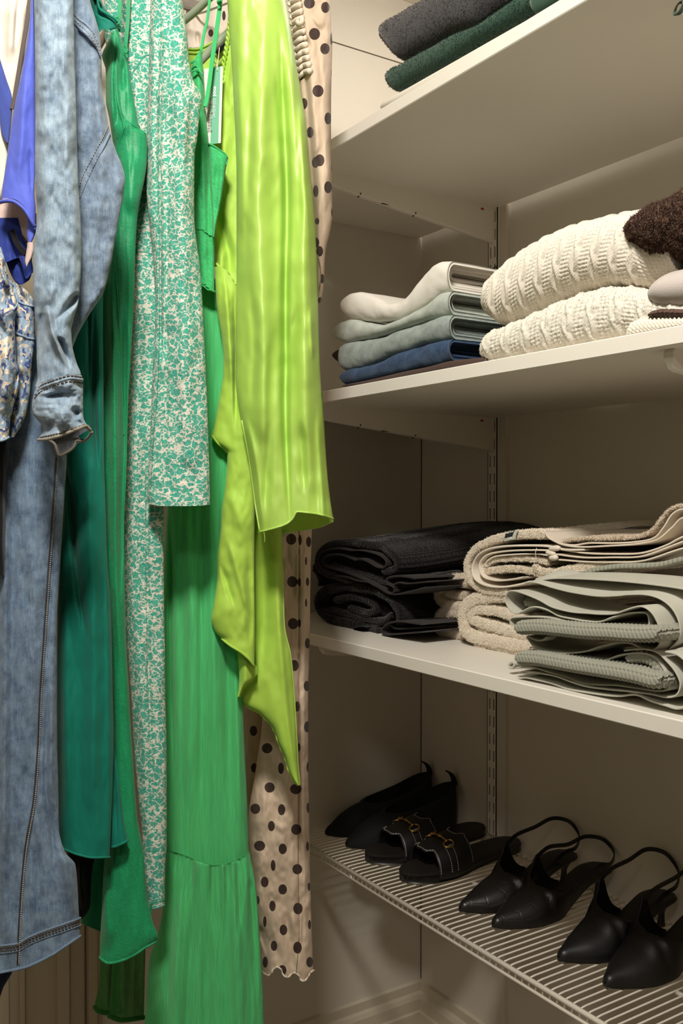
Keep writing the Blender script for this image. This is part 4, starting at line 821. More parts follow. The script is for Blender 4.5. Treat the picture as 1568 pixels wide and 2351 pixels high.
# ================================================================== folded things
def gnormals(P):
    du = np.gradient(P, axis=1); dv = np.gradient(P, axis=0); N = np.cross(du, dv)
    return N / (np.linalg.norm(N, axis=2)[..., None] + 1e-12)
PILEM = {}
def pile(P, N, n, length, mat, parent, jmax=None, seed=1, width=0.00045, name='pile'):
    """short yarn ends of a towel's pile, scattered over a grid surface"""
    if 'terry' in mat.name and mat.name != 'brown_boucle':
        if mat.name not in PILEM: PILEM[mat.name] = plain(mat.name + '_yarn', {'cream_terry': (0.92, 0.84, 0.72), 'sand_terry': (0.72, 0.62, 0.50)}.get(mat.name, (0.8, 0.7, 0.6)), 0.9, 0, 0.1)
        mat = PILEM[mat.name]
    rs = np.random.RandomState(seed); nj, ni = P.shape[:2]
    j = rs.randint(0, jmax or nj, n); i = rs.randint(0, ni-1, n); i = np.minimum(i, ni-2); j = np.minimum(j, nj-2)
    a = rs.rand(n)[:, None]; b = rs.rand(n)[:, None]
    Q = P[j, i]*(1-a)*(1-b) + P[j+1, i]*a*(1-b) + P[j, i+1]*(1-a)*b + P[j+1, i+1]*a*b; NN = N[j, i]
    r = rs.randn(n, 3); tip = Q + (NN + r*0.55) * length * (0.5 + rs.rand(n)[:, None]); mid = Q + (NN + r*0.2)*length*0.6
    s = np.cross(NN, r); s /= np.linalg.norm(s, axis=1)[:, None] + 1e-9; s *= width
    V = np.stack([Q-s-NN*0.0004, Q+s-NN*0.0004, mid+s*0.8, tip, mid-s*0.8], 1).reshape(-1, 3)
    F = [[5*k, 5*k+1, 5*k+2, 5*k+3, 5*k+4] for k in range(n)]
    return mk(name, V, F, mat, parent, kind='stuff', smooth=False)
def zfloor(z):
    m_ = float(np.mean(z))
    return Z1+TH+0.0004 if m_ > Z1 else (Z2+TH+0.0004 if m_ > Z2 else Z3+TH+0.0004)
def band(name, mat, parent, path, Y0, th, depth, disp=None, ns=110, ny=12, dense=0.0, rise=0.0, xsh=0.0, ywob=0.0, seed=0, fuzz=0, flen=0.0010, capn=9, taper=True, label=None):
    """a cloth layer seen end-on: path (pixels) on the plane y = Y0, thickness th, running back by depth"""
    W3 = atY(np.array([p[0] for p in path], float), np.array([p[1] for p in path], float), Y0)
    S = spline(np.stack([W3[:, 0], W3[:, 2]], 1), ns); T = np.gradient(S, axis=0); T /= np.linalg.norm(T, axis=1)[:, None] + 1e-12
    Nn = np.stack([-T[:, 1], T[:, 0]], 1); L = np.r_[0, np.cumsum(np.linalg.norm(np.diff(S, axis=0), axis=1))]
    r = th/2; k = np.ones(ns)
    if taper: k = np.minimum(1, np.sqrt(np.clip(1-(1-np.minimum(np.minimum(L, L[-1]-L)/r, 1))**2, 0.02, 1)))
    yy = np.concatenate([np.linspace(0, dense, max(2, int(dense/0.0012)))[1:] if dense else [], np.linspace(dense, depth, ny)[1:]])
    sec = [(r+y, 1.0, 0) for y in yy[::-1]] + [(r - r*math.sin(a), np.sign(math.cos(a))*abs(math.cos(a))**0.5, a) for a in np.linspace(0, PI, capn+2)] + [(r+y, -1.0, PI) for y in yy]
    wob = ywob * fbm(L/0.05, 0*L, seed+40, 2) * 2
    rows = []; arc = 0; prev = None; UVr = []
    for (dy, kk, a) in sec:
        off = kk*r*k; d = 0
        if prev is not None: arc += math.hypot(dy-prev[0], (kk-prev[1])*r)
        prev = (dy, kk)
        nx = math.cos(a); nyv = -math.sin(a)
        if disp is not None: d = disp(L, arc)
        X = S[:, 0] + Nn[:, 0]*(off + d*nx) + xsh*(dy/depth); Z = S[:, 1] + Nn[:, 1]*(off + d*nx) + rise*sst(np.full(ns, dy/depth))
        Z = np.maximum(Z, zfloor(S[:, 1]))
        rows.append(np.stack([X, Y0 + dy + wob*(1-min(1, dy/depth)) + d*nyv*1.0 + 0*X, Z], 1)); UVr.append(np.stack([L, np.full(ns, arc)], 1))
    P = np.array(rows)
    c = [tuple(range(0, 0))]
    F = gridF(ns, len(sec)); nrow = len(sec)
    F.append([j*ns for j in range(nrow)][::-1]); F.append([j*ns + ns-1 for j in range(nrow)])
    o = mk(name, P, F, mat, parent, uv=np.array(UVr), label=label)
    if fuzz:
        N = gnormals(P); c0 = P.mean((0, 1)); 
        if np.mean(np.sum((P[len(sec)//2] - P[0]) * N[len(sec)//2], axis=1)) < 0: N = -N
        pile(P, N, int(fuzz*1.9), flen, mat, parent, seed=seed+3)
    return P
def roll(name, mat, parent, top, bot, Y0, depth, ry, x0, x1, nx=120, sheet=None, disp=None, na=26, ny=8, back_drop=0.0, lend=0.0, rend=0.0, seed=0, fuzz=0, flen=0.002, power=1.0, yaw=0.0, label=None):
    """a soft folded layer whose rounded fold faces the room; top and bottom outline in pixels; sheet = cloth thickness for an open fold"""
    px = np.linspace(x0, x1, nx); ft, fb = xy(top), xy(bot)
    A = atY(px, ft(px), Y0+ry); B = atY(px, fb(px), Y0+ry); X = (A[:, 0]+B[:, 0])/2; zt = A[:, 2]; zb = B[:, 2]
    h = np.maximum((zt-zb)/2, 0.0006); zc = (zt+zb)/2
    dl = np.abs(X-X[0]); dr = np.abs(X-X[-1]); yo = np.zeros(nx)
    if lend: yo += lend*(1-np.sqrt(np.clip(1-(1-np.minimum(dl/lend, 1))**2, 0, 1)))
    if rend: yo += rend*(1-np.sqrt(np.clip(1-(1-np.minimum(dr/rend, 1))**2, 0, 1)))
    yo = yo + (X - X[0])*yaw
    zf_ = zfloor(zc)
    def surf(inset, rev=False):
        hh = np.maximum(h-inset, 0.0004); rr = max(ry-inset*0.6, 0.0008)
        ys = list(np.linspace(depth, 0.0, ny)[:-1])
        sec = [(ry+y, PI/2, y) for y in ys] + [(None, a, 0) for a in np.linspace(PI/2, -PI/2, na)] + [(ry+y, -PI/2, y) for y in ys[::-1]]
        rows = []; arc = np.zeros(nx); prev = None; uv = []; rws = []
        for (yy, a, bk) in sec:
            s_ = math.copysign(abs(math.sin(a))**power, math.sin(a)); dy = (ry - rr*abs(math.cos(a))**power) if yy is None else yy
            z = zc + hh*s_ - back_drop*(bk/depth)**1.5*(1 if a > 0 else 0.0)
            rws.append(np.stack([X, Y0 + dy + yo, z], 1))
        P = np.array(rws); dd = np.r_[np.zeros((1, nx)), np.cumsum(np.linalg.norm(np.diff(P, axis=0), axis=2), axis=0)]
        if disp is not None and not rev:
            N = gnormals(P); mid = len(sec)//2
            if np.mean(N[mid][:, 1]) > 0: N = -N
            env = np.minimum(1, h/0.006)[None, :]
            P = P + N * (disp(X[None, :] + 0*dd, dd) * env)[..., None]
        P[..., 2] = np.maximum(P[..., 2], zf_)
        UV = np.stack([np.broadcast_to(X, dd.shape), dd], -1)
        return P, UV
    P, UV = surf(0.0); nr = len(P); V = P.reshape(-1, 3); U2 = UV.reshape(-1, 2); F = gridF(nx, nr)
    if sheet:
        Q, UQ = surf(sheet, True); n0 = nx*nr; V = np.vstack([V, Q.reshape(-1, 3)]); U2 = np.vstack([U2, UQ.reshape(-1, 2)]); F += [f[::-1] for f in gridF(nx, nr, n0)]
        for j in range(nr-1):
            for i in (0, nx-1): F.append((j*nx+i, (j+1)*nx+i, n0+(j+1)*nx+i, n0+j*nx+i))
    else: F.append([j*nx for j in range(nr)][::-1]); F.append([j*nx+nx-1 for j in range(nr)])
    o = mk(name, V, F, mat, parent, uv=U2, label=label)
    if fuzz:
        N = gnormals(P); mid = nr//2
        if np.mean(N[mid][:, 1]) > 0: N = -N
        k0 = ny-1; pile(P[k0-2:k0+na+2], N[k0-2:k0+na+2], fuzz, flen, mat, parent, seed=seed+5)
    return P
def zp(ox, oy, s): return lambda *pts: [(ox + x/s, oy + y/s) for x, y in pts]

# ---- jeans and trousers on the middle shelf
JW = cloth_mat('white_denim', (0.82, 0.78, 0.71), 'plain', 0.85, 0.1, 0.2, 0.95); JG = denim_mat('pale_green_denim', (0.34, 0.39, 0.36), (0.58, 0.61, 0.55)); JG2 = denim_mat('grey_green_denim', (0.17, 0.22, 0.22), (0.40, 0.45, 0.42))
JB = denim_mat('dark_blue_denim', (0.006, 0.017, 0.050), (0.045, 0.095, 0.19)); BRN = cloth_mat('brown_cotton', (0.075, 0.040, 0.030), 'plain', 0.8)
o1 = [(788,705),(790,694),(797,682),(808,675),(830,672),(870,684),(905,697),(925,697),(940,685),(955,665),(985,625),(1005,607),(1022,600),(1045,600)]
o2 = [(788,705),(791,716),(800,724),(830,733),(880,738),(920,735),(955,716),(1000,690),(1022,675),(1045,668)]
o3 = [(770,760),(776,748),(790,738),(810,734),(850,742),(885,745),(925,735),(955,718),(1000,690),(1022,672),(1050,668)]
o4 = [(770,760),(772,772),(782,781),(797,786),(840,780),(882,771),(925,757),(963,744),(1000,733),(1023,727),(1050,722)]
o5 = [(783,800),(786,793),(800,788),(840,783),(882,774),(925,760),(963,747),(1000,734),(1023,725),(1052,722)]
o6 = [(783,800),(783,828),(786,842),(800,850),(840,842),(882,827),(930,808),(980,792),(1015,783),(1052,778)]
o7 = [(786,870),(792,856),(803,850),(840,843),(882,829),(930,809),(980,793),(1015,783),(1052,777)]
o8 = [(786,870),(786,884),(800,884),(840,875),(882,866),(930,855),(980,844),(1015,836),(1052,826)]
def jeans(nm, label, mat, top, bot, x0, x1, th, Y0, n=3, sh=0.0, raise_=0.0, cat='jeans', grp='folded trousers on the middle shelf', disp=None):
    Z = Z2+TH; t = thing(nm, label, cat, (-1.09, Y0+0.1, Z), grp)
    roll('outer_fold', mat, t, top, bot, Y0, 0.24, 0.012, x0, x1, 90, sheet=th, lend=0.012, yaw=0.0, disp=disp or (lambda X, a: 0.0011*fbm(X/0.03, a/0.02, 3)*2))
    for k in range(1, n+1):
        f = k/(n+0.6); tp = [(x, y*(1-f*0.5)+np.interp(x, [p[0] for p in bot], [p[1] for p in bot])*f*0.5) for x, y in top]
        bt = [(x, y*(1-f*0.5)+np.interp(x, [p[0] for p in top], [p[1] for p in top])*f*0.5) for x, y in bot]
        roll('inner_fold', mat, t, tp, bt, Y0+0.006*k+0.004, 0.23, 0.008, x0+12, x1 + rnd.uniform(-5, 3), 50, sheet=th*0.9, na=12, seed=k, disp=lambda X, a, k=k: 0.0012*np.sin(a/0.03+k*2) + 0.0006*np.sin(X/0.013+k))
    return t
bt_ = thing('brown_trousers', 'thin dark brown folded garment, bottom of the trouser stack', 'trousers', (-1.09, 0.85, Z2+TH), 'folded trousers on the middle shelf')
roll('outer_fold', BRN, bt_, [(785,886),(800,882),(840,874),(930,853),(980,843),(1040,828),(1120,820)], [(785,888),(840,882),(930,866),(1000,852),(1120,834)], 0.781, 0.22, 0.004, 785, 1122, 70, sheet=0.0018, lend=0.006)
roll('inner_fold', BRN, bt_, [(840,878),(930,857),(1040,836),(1120,825)], [(840,881),(930,863),(1040,844),(1120,830)], 0.786, 0.21, 0.002, 840, 1118, 40, sheet=0.0010)
roll('outer_fold', cloth_mat('dark_brown_knit', (0.035, 0.018, 0.014), 'felt'), thing('brown_sweater_edge', 'dark brown cloth corner poking out behind the left end of the jeans stack', 'clothing', (-1.24, 0.86, Z2+TH)), [(768,815),(775,805),(790,798)], [(768,817),(775,828),(790,838)], 0.83, 0.10, 0.008, 767, 796, 20, lend=0.008)
jeans('blue_jeans', 'dark blue folded jeans, second from the bottom of the trouser stack', JB, o7, o8, 786, 1046, 0.0042, 0.779, 2)
jeans('grey_green_jeans', 'grey green folded jeans lying on the dark blue ones', JG2, o5, o6, 783, 1048, 0.0045, 0.783, 3)
jeans('pale_green_jeans', 'pale sage folded jeans directly under the white ones', JG, o3, o4, 770, 1046, 0.0040, 0.786, 3)
jeans('white_jeans', 'white folded jeans with a raised right end, top of the trouser stack', JW, o1, o2, 788, 1044, 0.0042, 0.788, 4)

# ---- sweaters on the middle shelf
KN = cloth_mat('cream_wool', (0.83, 0.765, 0.655), 'felt', 0.92, 0.25, 0.15, 0.86); KN2 = cloth_mat('oatmeal_wool', (0.84, 0.79, 0.69), 'felt', 0.92, 0.25, 0.15, 0.78)
BRW = cloth_mat('brown_boucle', (0.15, 0.070, 0.040), 'terry', 0.95, 0.3, 0.1, 0.35); GRW = cloth_mat('greige_fleece', (0.60, 0.53, 0.49), 'felt', 0.9, 0.3, 0.1, 0.85)
def cable(period, slant, La, amp):
    def f(X, a):
        x = X + slant*(a-0.25); c = np.floor(x/period); u = (x/period - c - 0.5)*period; ph = 2*PI*a/La + c*1.7
        o_ = 0.0040*np.sin(ph); s1 = np.exp(-((u-o_)/0.0034)**2)*(1+0.25*np.cos(ph)); s2 = np.exp(-((u+o_)/0.0034)**2)*(1-0.25*np.cos(ph))
        rib = np.exp(-((np.abs(u)-period*0.40)/0.0016)**2)*0.45
        lad = np.where(np.abs(u) > period*0.27, 0.16*np.sin(2*PI*a/0.0042 + 3*np.sign(u)) , 0)
        tw = 0.10*np.sin(2*PI*(a*1.0 + u*0.8)/0.0036)*np.maximum(s1, s2)
        return amp*(np.maximum(s1, s2) + rib + lad + tw)
    return f
def stitch(pu, pa, amp): return lambda X, a: amp*(np.sin(2*PI*X/pu + 0.8*np.sin(2*PI*a/pa))*np.abs(np.sin(PI*a/pa))**0.6)
SG = 'folded knitwear on the middle shelf'
def sweater(nm, label, **k):
    t = thing(nm, label, 'sweater', (-0.75, 0.88, Z2+TH), SG); return t
t = sweater('chunky_sweater', 'off-white flecked chunky knit sweater lying directly on the shelf, under the cable sweater')
dk_ = cable(0.034, 0.15, 0.05, 0.0026)
roll('folded_body', KN2, t, [(1120,818),(1126,800),(1136,780),(1155,763),(1190,748),(1215,738),(1260,716),(1320,690),(1380,670),(1440,662),(1500,668),(1560,690),(1640,700),(1760,690)],
     [(1120,826),(1130,830),(1200,822),(1300,806),(1400,788),(1500,771),(1568,758),(1760,722)], 0.774, 0.26, 0.030, 1121, 1750, 520, na=110, ny=10, lend=0.03, disp=lambda X, a: dk_(X, a) + 0.0012*fbm(X/0.004, a/0.004, 5, 2), fuzz=3500, flen=0.0008, power=0.85)
# dark flecks of the yarn
t = sweater('cable_knit_sweater', 'cream cable knit sweater with twisted rope columns, on top of the flecked one')
cb = cable(0.0275, 0.42, 0.052, 0.0032); sg_ = stitch(0.0052, 0.0048, 0.0010)
def cdisp(X, a):
    k = sst((X + 0.655)/0.01)      # plain stitches at the right, cables elsewhere
    return cb(X, a)*(1-k) + (sg_(X, a)+0.001)*k
roll('folded_body', KN, t, [(1144,695),(1147,672),(1156,652),(1175,628),(1200,605),(1230,580),(1262,560),(1300,540),(1340,524),(1400,508),(1450,497),(1500,487),(1560,480),(1640,520),(1700,600)],
     [(1144,700),(1148,722),(1158,736),(1178,743),(1212,734),(1262,713),(1320,687),(1380,667),(1440,658),(1490,668),(1520,665),(1545,645),(1600,640),(1700,640)], 0.778, 0.25, 0.045, 1144, 1600, 480, na=150, ny=10, lend=0.035, disp=cdisp, fuzz=3500, flen=0.0007, power=0.9)
t = sweater('brown_boucle_sweater', 'dark brown fuzzy boucle sweater at the right edge, top of the knitwear')
roll('folded_body', BRW, t, [(1474,535),(1478,518),(1490,500),(1515,483),(1540,472),(1568,462),(1620,430),(1700,420),(1800,470)], [(1474,540),(1480,560),(1492,580),(1510,592),(1540,600),(1568,604),(1650,612),(1800,600)], 0.760, 0.25, 0.050, 1474, 1790, 140, na=60, lend=0.04, disp=lambda X, a: 0.004*fbm(X/0.006, a/0.006, 9, 3), fuzz=30000, flen=0.0015)
t = sweater('greige_sweater', 'pale greige soft sweater roll at the right edge, between brown and flecked knit')
roll('folded_body', GRW, t, [(1502,682),(1506,668),(1520,650),(1545,632),(1568,622),(1640,612),(1800,620)], [(1502,684),(1510,700),(1530,709),(1568,712),(1650,706),(1800,690)], 0.763, 0.22, 0.030, 1502, 1790, 80, na=30, lend=0.03)
t = sweater('brown_ribbed_sweater', 'thin dark brown ribbed knit layer at the right edge under the greige roll')
roll('folded_body', cloth_mat('brown_rib', (0.13, 0.075, 0.055), 'knit', 0.9, 0.2, 0.1, 0.5), t, [(1488,726),(1500,716),(1530,710),(1568,711),(1700,704)], [(1488,728),(1510,727),(1568,728),(1700,716)], 0.766, 0.20, 0.007, 1488, 1700, 120, na=14, lend=0.01, disp=lambda X, a: 0.0012*np.sin(2*PI*(X+a*0.5)/0.006))
t = sweater('cream_rib_sweater', 'cream ribbed knit layer at the right edge, lowest on the shelf')
roll('folded_body', KN, t, [(1440,768),(1452,742),(1490,730),(1568,728),(1700,712)], [(1440,784),(1500,774),(1568,762),(1700,738)], 0.767, 0.2, 0.008, 1441, 1700, 220, na=30, lend=0.01, disp=stitch(0.0048, 0.0044, 0.0010))

# ---- top shelf
GA = cloth_mat('charcoal_wool', (0.040, 0.034, 0.040), 'felt', 0.95, 0.5, 0.15, 0.45); GB = cloth_mat('bottle_green_wool', (0.012, 0.075, 0.040), 'felt', 0.95, 0.4, 0.15, 0.5)
TG = 'folded clothes on the top shelf'
t = thing('green_wool_sweater', 'bottle green folded wool sweater on the top shelf, under the charcoal one', 'sweater', (-0.95, 0.85, Z1+TH), TG)
roll('folded_body', GB, t, [(891,182),(895,166),(910,158),(930,150),(965,130),(1000,112),(1050,84),(1080,72),(1110,62),(1150,36),(1190,8),(1230,-20),(1262,-38)], [(891,186),(900,200),(915,210),(960,186),(1000,166),(1100,108),(1200,50),(1262,15)], 0.786, 0.22, 0.020, 891, 1262, 130, na=36, lend=0.03, fuzz=5000, flen=0.0010)
roll('rolled_end', GB, t, [(1222,10),(1226,-6),(1240,-14),(1275,-30),(1300,-45)], [(1222,14),(1232,32),(1250,24),(1280,8),(1300,-6)], 0.782, 0.18, 0.010, 1222, 1300, 40, sheet=0.003, lend=0.01)
t = thing('charcoal_wool_sweater', 'charcoal folded wool sweater, topmost on the top shelf', 'sweater', (-0.95, 0.85, Z1+TH+0.03), TG)
roll('folded_body', GA, t, [(883,78),(887,64),(897,54),(920,40),(950,22),(1000,-5),(1100,-60),(1260,-150)], [(883,82),(893,100),(912,122),(930,140),(965,122),(1000,105),(1050,78),(1080,68),(1110,60),(1150,34),(1200,4),(1260,-36)], 0.782, 0.22, 0.030, 883, 1255, 130, na=40, lend=0.04, fuzz=6000, flen=0.0010)
t = thing('white_folded_cloth', 'flat white folded cloth at the shelf edge, left of the green sweater', 'cloth', (-1.1, 0.80, Z1+TH), TG)
roll('folded_body', cloth_mat('white_cotton', (0.82, 0.77, 0.68)), t, [(868,254),(876,240),(890,229),(920,213),(1000,168),(1200,55),(1300,0)], [(868,256),(880,250),(920,232),(1000,188),(1200,72),(1300,12)], 0.775, 0.2, 0.006, 868, 1300, 60, lend=0.02)

# ---- towels on the board shelf
BK_ = cloth_mat('black_waffle', (0.012, 0.0095, 0.009), 'knit', 0.95, 0.15, 0.1, 0.35); BKF = cloth_mat('black_hem', (0.030, 0.025, 0.024), 'plain', 0.85, 0.1, 0.15, 0.7)
CRT = cloth_mat('cream_terry', (0.80, 0.71, 0.585), 'terry', 0.95, 0.3, 0.1, 0.78); CRH = cloth_mat('cream_hem', (0.80, 0.72, 0.61), 'plain', 0.85, 0.1, 0.2, 0.9); CRB = cloth_mat('sand_terry', (0.74, 0.63, 0.50), 'terry', 0.95, 0.3, 0.1, 0.78)
SAG = cloth_mat('sage_cotton', (0.52, 0.505, 0.43), 'plain', 0.85, 0.1, 0.2, 0.93); SAK = cloth_mat('sage_waffle', (0.33, 0.33, 0.27), 'plain', 0.9, 0.1, 0.15, 0.85)
Z = Z3+TH; TW = 'folded towels on the lower board'
kd = lambda L, a: 0.0010*np.sin(2*PI*L/0.0046 + 0.9*np.sin(2*PI*a/0.005))*np.abs(np.sin(PI*a/0.005))**0.5
q = zp(700, 1180, 3.136)
t = thing('black_textured_towel', 'black textured towel, lower one of the black pair', 'towel', (-1.31, 0.86, Z), TW)
band('waffle_layer', BK_, t, q((660,800),(660,700),(600,610),(500,560),(380,535),(250,525),(130,550),(78,620),(90,700),(170,755),(330,795),(520,835)), 0.852, 0.016, 0.28, kd, 260, dense=0.03, ywob=0.004, seed=1)
band('waffle_layer', BK_, t, q((200,625),(330,600),(430,630),(500,690),(430,720),(300,680)), 0.858, 0.013, 0.27, kd, 120, dense=0.02, ywob=0.004, seed=2)
band('waffle_layer', BK_, t, q((150,690),(300,730),(450,770),(560,770),(620,720)), 0.856, 0.012, 0.27, kd, 120, dense=0.02, seed=3)
band('waffle_layer', BK_, t, q((300,640),(420,690),(560,700),(620,760)), 0.870, 0.020, 0.26, kd, 120, dense=0.0, seed=3)
band('hem_band', BKF, t, q((850,796),(700,775),(600,785),(548,830),(560,866),(620,868),(850,850)), 0.846, 0.0024, 0.085, ns=80, ywob=0.003)
band('hem_band', BKF, t, q((420,850),(360,845),(352,818),(400,808),(440,815)), 0.846, 0.0024, 0.085, ns=50); band('hem_band', BKF, t, q((600,785),(650,825),(760,825),(850,818)), 0.852, 0.0022, 0.2, ns=50)
t = thing('black_rolled_towel', 'black towel with a curled edge, upper one of the black pair', 'towel', (-1.31, 0.86, Z+0.06), TW)
band('waffle_layer', BK_, t, q((560,418),(640,400),(650,330),(570,262),(430,222),(300,212),(190,222),(120,270),(88,340),(110,400),(200,440),(330,480)), 0.850, 0.013, 0.32, kd, 260, dense=0.04, rise=0.026, ywob=0.004, seed=5)
band('waffle_layer', BK_, t, q((170,370),(300,405),(430,445),(560,490),(700,500),(800,486)), 0.855, 0.012, 0.085, kd, 160, dense=0.02, rise=0.008, seed=6)
band('waffle_layer', BK_, t, q((230,330),(350,350),(480,390),(600,430),(620,360)), 0.872, 0.018, 0.28, kd, 120, dense=0.0, rise=0.012, seed=7)
band('waffle_layer', BK_, t, q((560,300),(640,330),(700,400),(690,450)), 0.900, 0.016, 0.26, kd, 120, dense=0.03, rise=0.02, seed=7)
band('waffle_layer', BK_, t, q((85,350),(66,375),(62,400),(80,420),(100,470),(98,520)), 0.90, 0.010, 0.25, kd, 60, dense=0.0, seed=7)
band('hem_band', BKF, t, q((462,492),(380,478),(300,455),(200,440),(130,405),(100,350),(108,290),(160,256),(240,246),(330,262),(400,262),(480,280),(550,310),(580,345),(570,380),(545,388),(500,375),(440,335),(400,322),(370,332),(330,318),(270,297),(190,290),(145,310),(135,345),(160,380),(260,410),(400,460),(520,525),(620,578),(740,562),(860,530)), 0.845, 0.0026, 0.085, ns=260, ywob=0.003)
band('hem_band', BKF, t, q((640,530),(590,500),(590,465),(650,448),(740,455),(790,466)), 0.843, 0.0030, 0.085, ns=60); band('hem_band', BKF, t, q((620,578),(640,555),(635,520),(665,495),(740,502),(870,488)), 0.844, 0.0022, 0.085, ns=60)

# cream terry towels: the pair behind, the big roll below, the hemmed towel on top
q = zp(700, 1180, 3.136)
for i, (lab, pts, b2) in enumerate((('sand coloured terry bun behind, upper one of the small pair beside the black towels', q((1190,500),(1080,480),(990,500),(945,560),(960,620),(1040,670),(1180,680)), q((1180,590),(1080,585),(1000,575))),
                                ('sand coloured terry bun, lower one of the small pair beside the black towels', q((1160,710),(1060,700),(970,710),(935,770),(960,830),(1040,855),(1180,860)), q((1160,785),(1080,780),(1000,775))))):
    t = thing('sand_terry_towel', lab, 'towel', (-1.14, 0.97, Z + (0.05, 0)[i]), TW)
    pts = [(x, y+2.5*i) for x, y in pts]
    band('terry_roll', CRB, t, pts, 0.918, 0.020, 0.2, lambda L, a: 0.0012*fbm(L/0.005, a/0.005, 3, 2), 90, fuzz=7000, seed=10+i, dense=0.012)
    band('terry_roll', CRB, t, b2, 0.922, 0.014, 0.2, None, 50, fuzz=2500, seed=20+i)
t = thing('cream_terry_towel', 'thick cream terry towel roll under the hemmed towel, left of the grey towels', 'towel', (-0.98, 0.91, Z), TW)
tn = lambda L, a: 0.0016*fbm(L/0.006, a/0.006, 3, 2)
band('terry_roll', CRT, t, q((1620,680),(1480,600),(1340,595),(1220,612),(1140,670),(1120,760),(1150,860),(1250,900),(1420,930),(1620,965)), 0.893, 0.019, 0.25, tn, 160, fuzz=22000, seed=31, dense=0.012)
band('terry_roll', CRT, t, q((1640,790),(1500,745),(1350,695),(1220,690),(1180,740),(1240,780),(1400,830),(1600,880)), 0.896, 0.016, 0.25, tn, 130, fuzz=14000, seed=32, dense=0.012)
band('terry_roll', CRT, t, q((1700,1040),(1500,985),(1350,945),(1260,925),(1230,950),(1300,985)), 0.897, 0.016, 0.25, tn, 110, fuzz=9000, seed=33, dense=0.010)
band('terry_roll', CRT, t, q((1230,800),(1330,835),(1480,880),(1640,930)), 0.900, 0.014, 0.25, tn, 90, fuzz=6000, seed=34)
t = thing('cream_hemmed_towel', 'cream terry towel with smooth hems and a black woven label, topmost of the light towels', 'towel', (-0.95, 0.91, Z+0.08), TW)
n_ = lambda *p: list(p)
band('terry_layer', CRT, t, n_((1252,1229),(1220,1226),(1180,1228),(1140,1236),(1104,1250),(1078,1272),(1069,1300),(1076,1330),(1095,1349),(1125,1358),(1165,1360)), 0.890, 0.0105, 0.27, tn, 180, fuzz=20000, seed=41, dense=0.03, rise=0.01)
band('hem_layer', CRH, t, n_((1345,1262),(1300,1262),(1270,1256),(1230,1253),(1160,1254),(1115,1263),(1092,1280),(1084,1304),(1092,1328),(1115,1343),(1150,1348),(1190,1342),(1215,1335)), 0.886, 0.0028, 0.22, None, 150, ywob=0.003)
band('hem_layer', CRH, t, n_((1265,1264),(1230,1263),(1165,1265),(1122,1272),(1104,1288),(1102,1306),(1112,1325),(1140,1333),(1175,1330),(1205,1325)), 0.887, 0.0024, 0.22, None, 130, ywob=0.003)
band('hem_layer', CRH, t, n_((1262,1276),(1230,1272),(1180,1273),(1135,1278),(1115,1290)), 0.888, 0.0022, 0.2, None, 70)
band('terry_layer', CRT, t, n_((1262,1292),(1230,1285),(1180,1282),(1130,1286),(1112,1300)), 0.892, 0.0075, 0.22, tn, 90, fuzz=7000, seed=42)
band('terry_layer', CRT, t, n_((1250,1322),(1215,1311),(1170,1306),(1130,1310),(1110,1312)), 0.892, 0.0080, 0.22, tn, 90, fuzz=7000, seed=43)
band('terry_layer', CRT, t, n_((1222,1300),(1240,1312),(1280,1312),(1340,1300),(1420,1298),(1500,1296)), 0.889, 0.0090, 0.22, tn, 90, fuzz=8000, seed=44)
hl_ = cloth_mat('cream_hem_shade', (0.74, 0.65, 0.54), 'plain', 0.85, 0.1, 0.2, 0.9)
for pts in (((1250,1220),(1258,1234),(1280,1246),(1310,1252),(1350,1247),(1400,1247),(1450,1245),(1500,1236),(1525,1212),(1545,1180),(1575,1168),(1640,1175)),
            ((1262,1238),(1290,1250),(1330,1256),(1400,1253),(1460,1249),(1510,1238),(1540,1212),(1568,1188),(1640,1180)),
            ((1284,1262),(1340,1270),(1400,1272),(1470,1270),(1530,1252),(1568,1232),(1650,1200)),
            ((1270,1272),(1330,1280),(1400,1280),(1480,1276),(1568,1242),(1650,1215)),
            ((1278,1285),(1340,1290),(1400,1291),(1480,1287),(1568,1258),(1650,1240)),
            ((1230,1330),(1270,1318),(1340,1310),(1420,1306),(1500,1300))):
    band('hem_layer', hl_, t, list(pts), 0.884 + rnd.uniform(-0.002, 0.003), 0.0022, 0.20, None, 110, ywob=0.002, seed=len(pts))
band('terry_layer', CRB, t, [(1290,1242),(1340,1236),(1400,1236),(1450,1234),(1490,1222),(1515,1196),(1540,1168),(1580,1160),(1650,1165)], 0.888, 0.0030, 0.24, tn, 110, fuzz=16000, seed=45, dense=0.06, rise=0.012)
for a, b_ in (((1262,1260),(1286,1258)), ((1255,1268),(1275,1272)), ((1262,1281),(1280,1280))):
    P = atY(np.linspace(a[0], b_[0], 6), np.linspace(a[1], b_[1], 6), 0.883); V, F = tube(P, [0.0022,0.0034,0.0038,0.0038,0.0036,0.002], 8); mk('folded_corner', V, F, CRH, t)
hem('loose_thread', atY(np.array([1232,1229,1231,1226,1225]), np.array([1258,1270,1280,1296,1304]), 0.880), 0.0004, CRH, t)
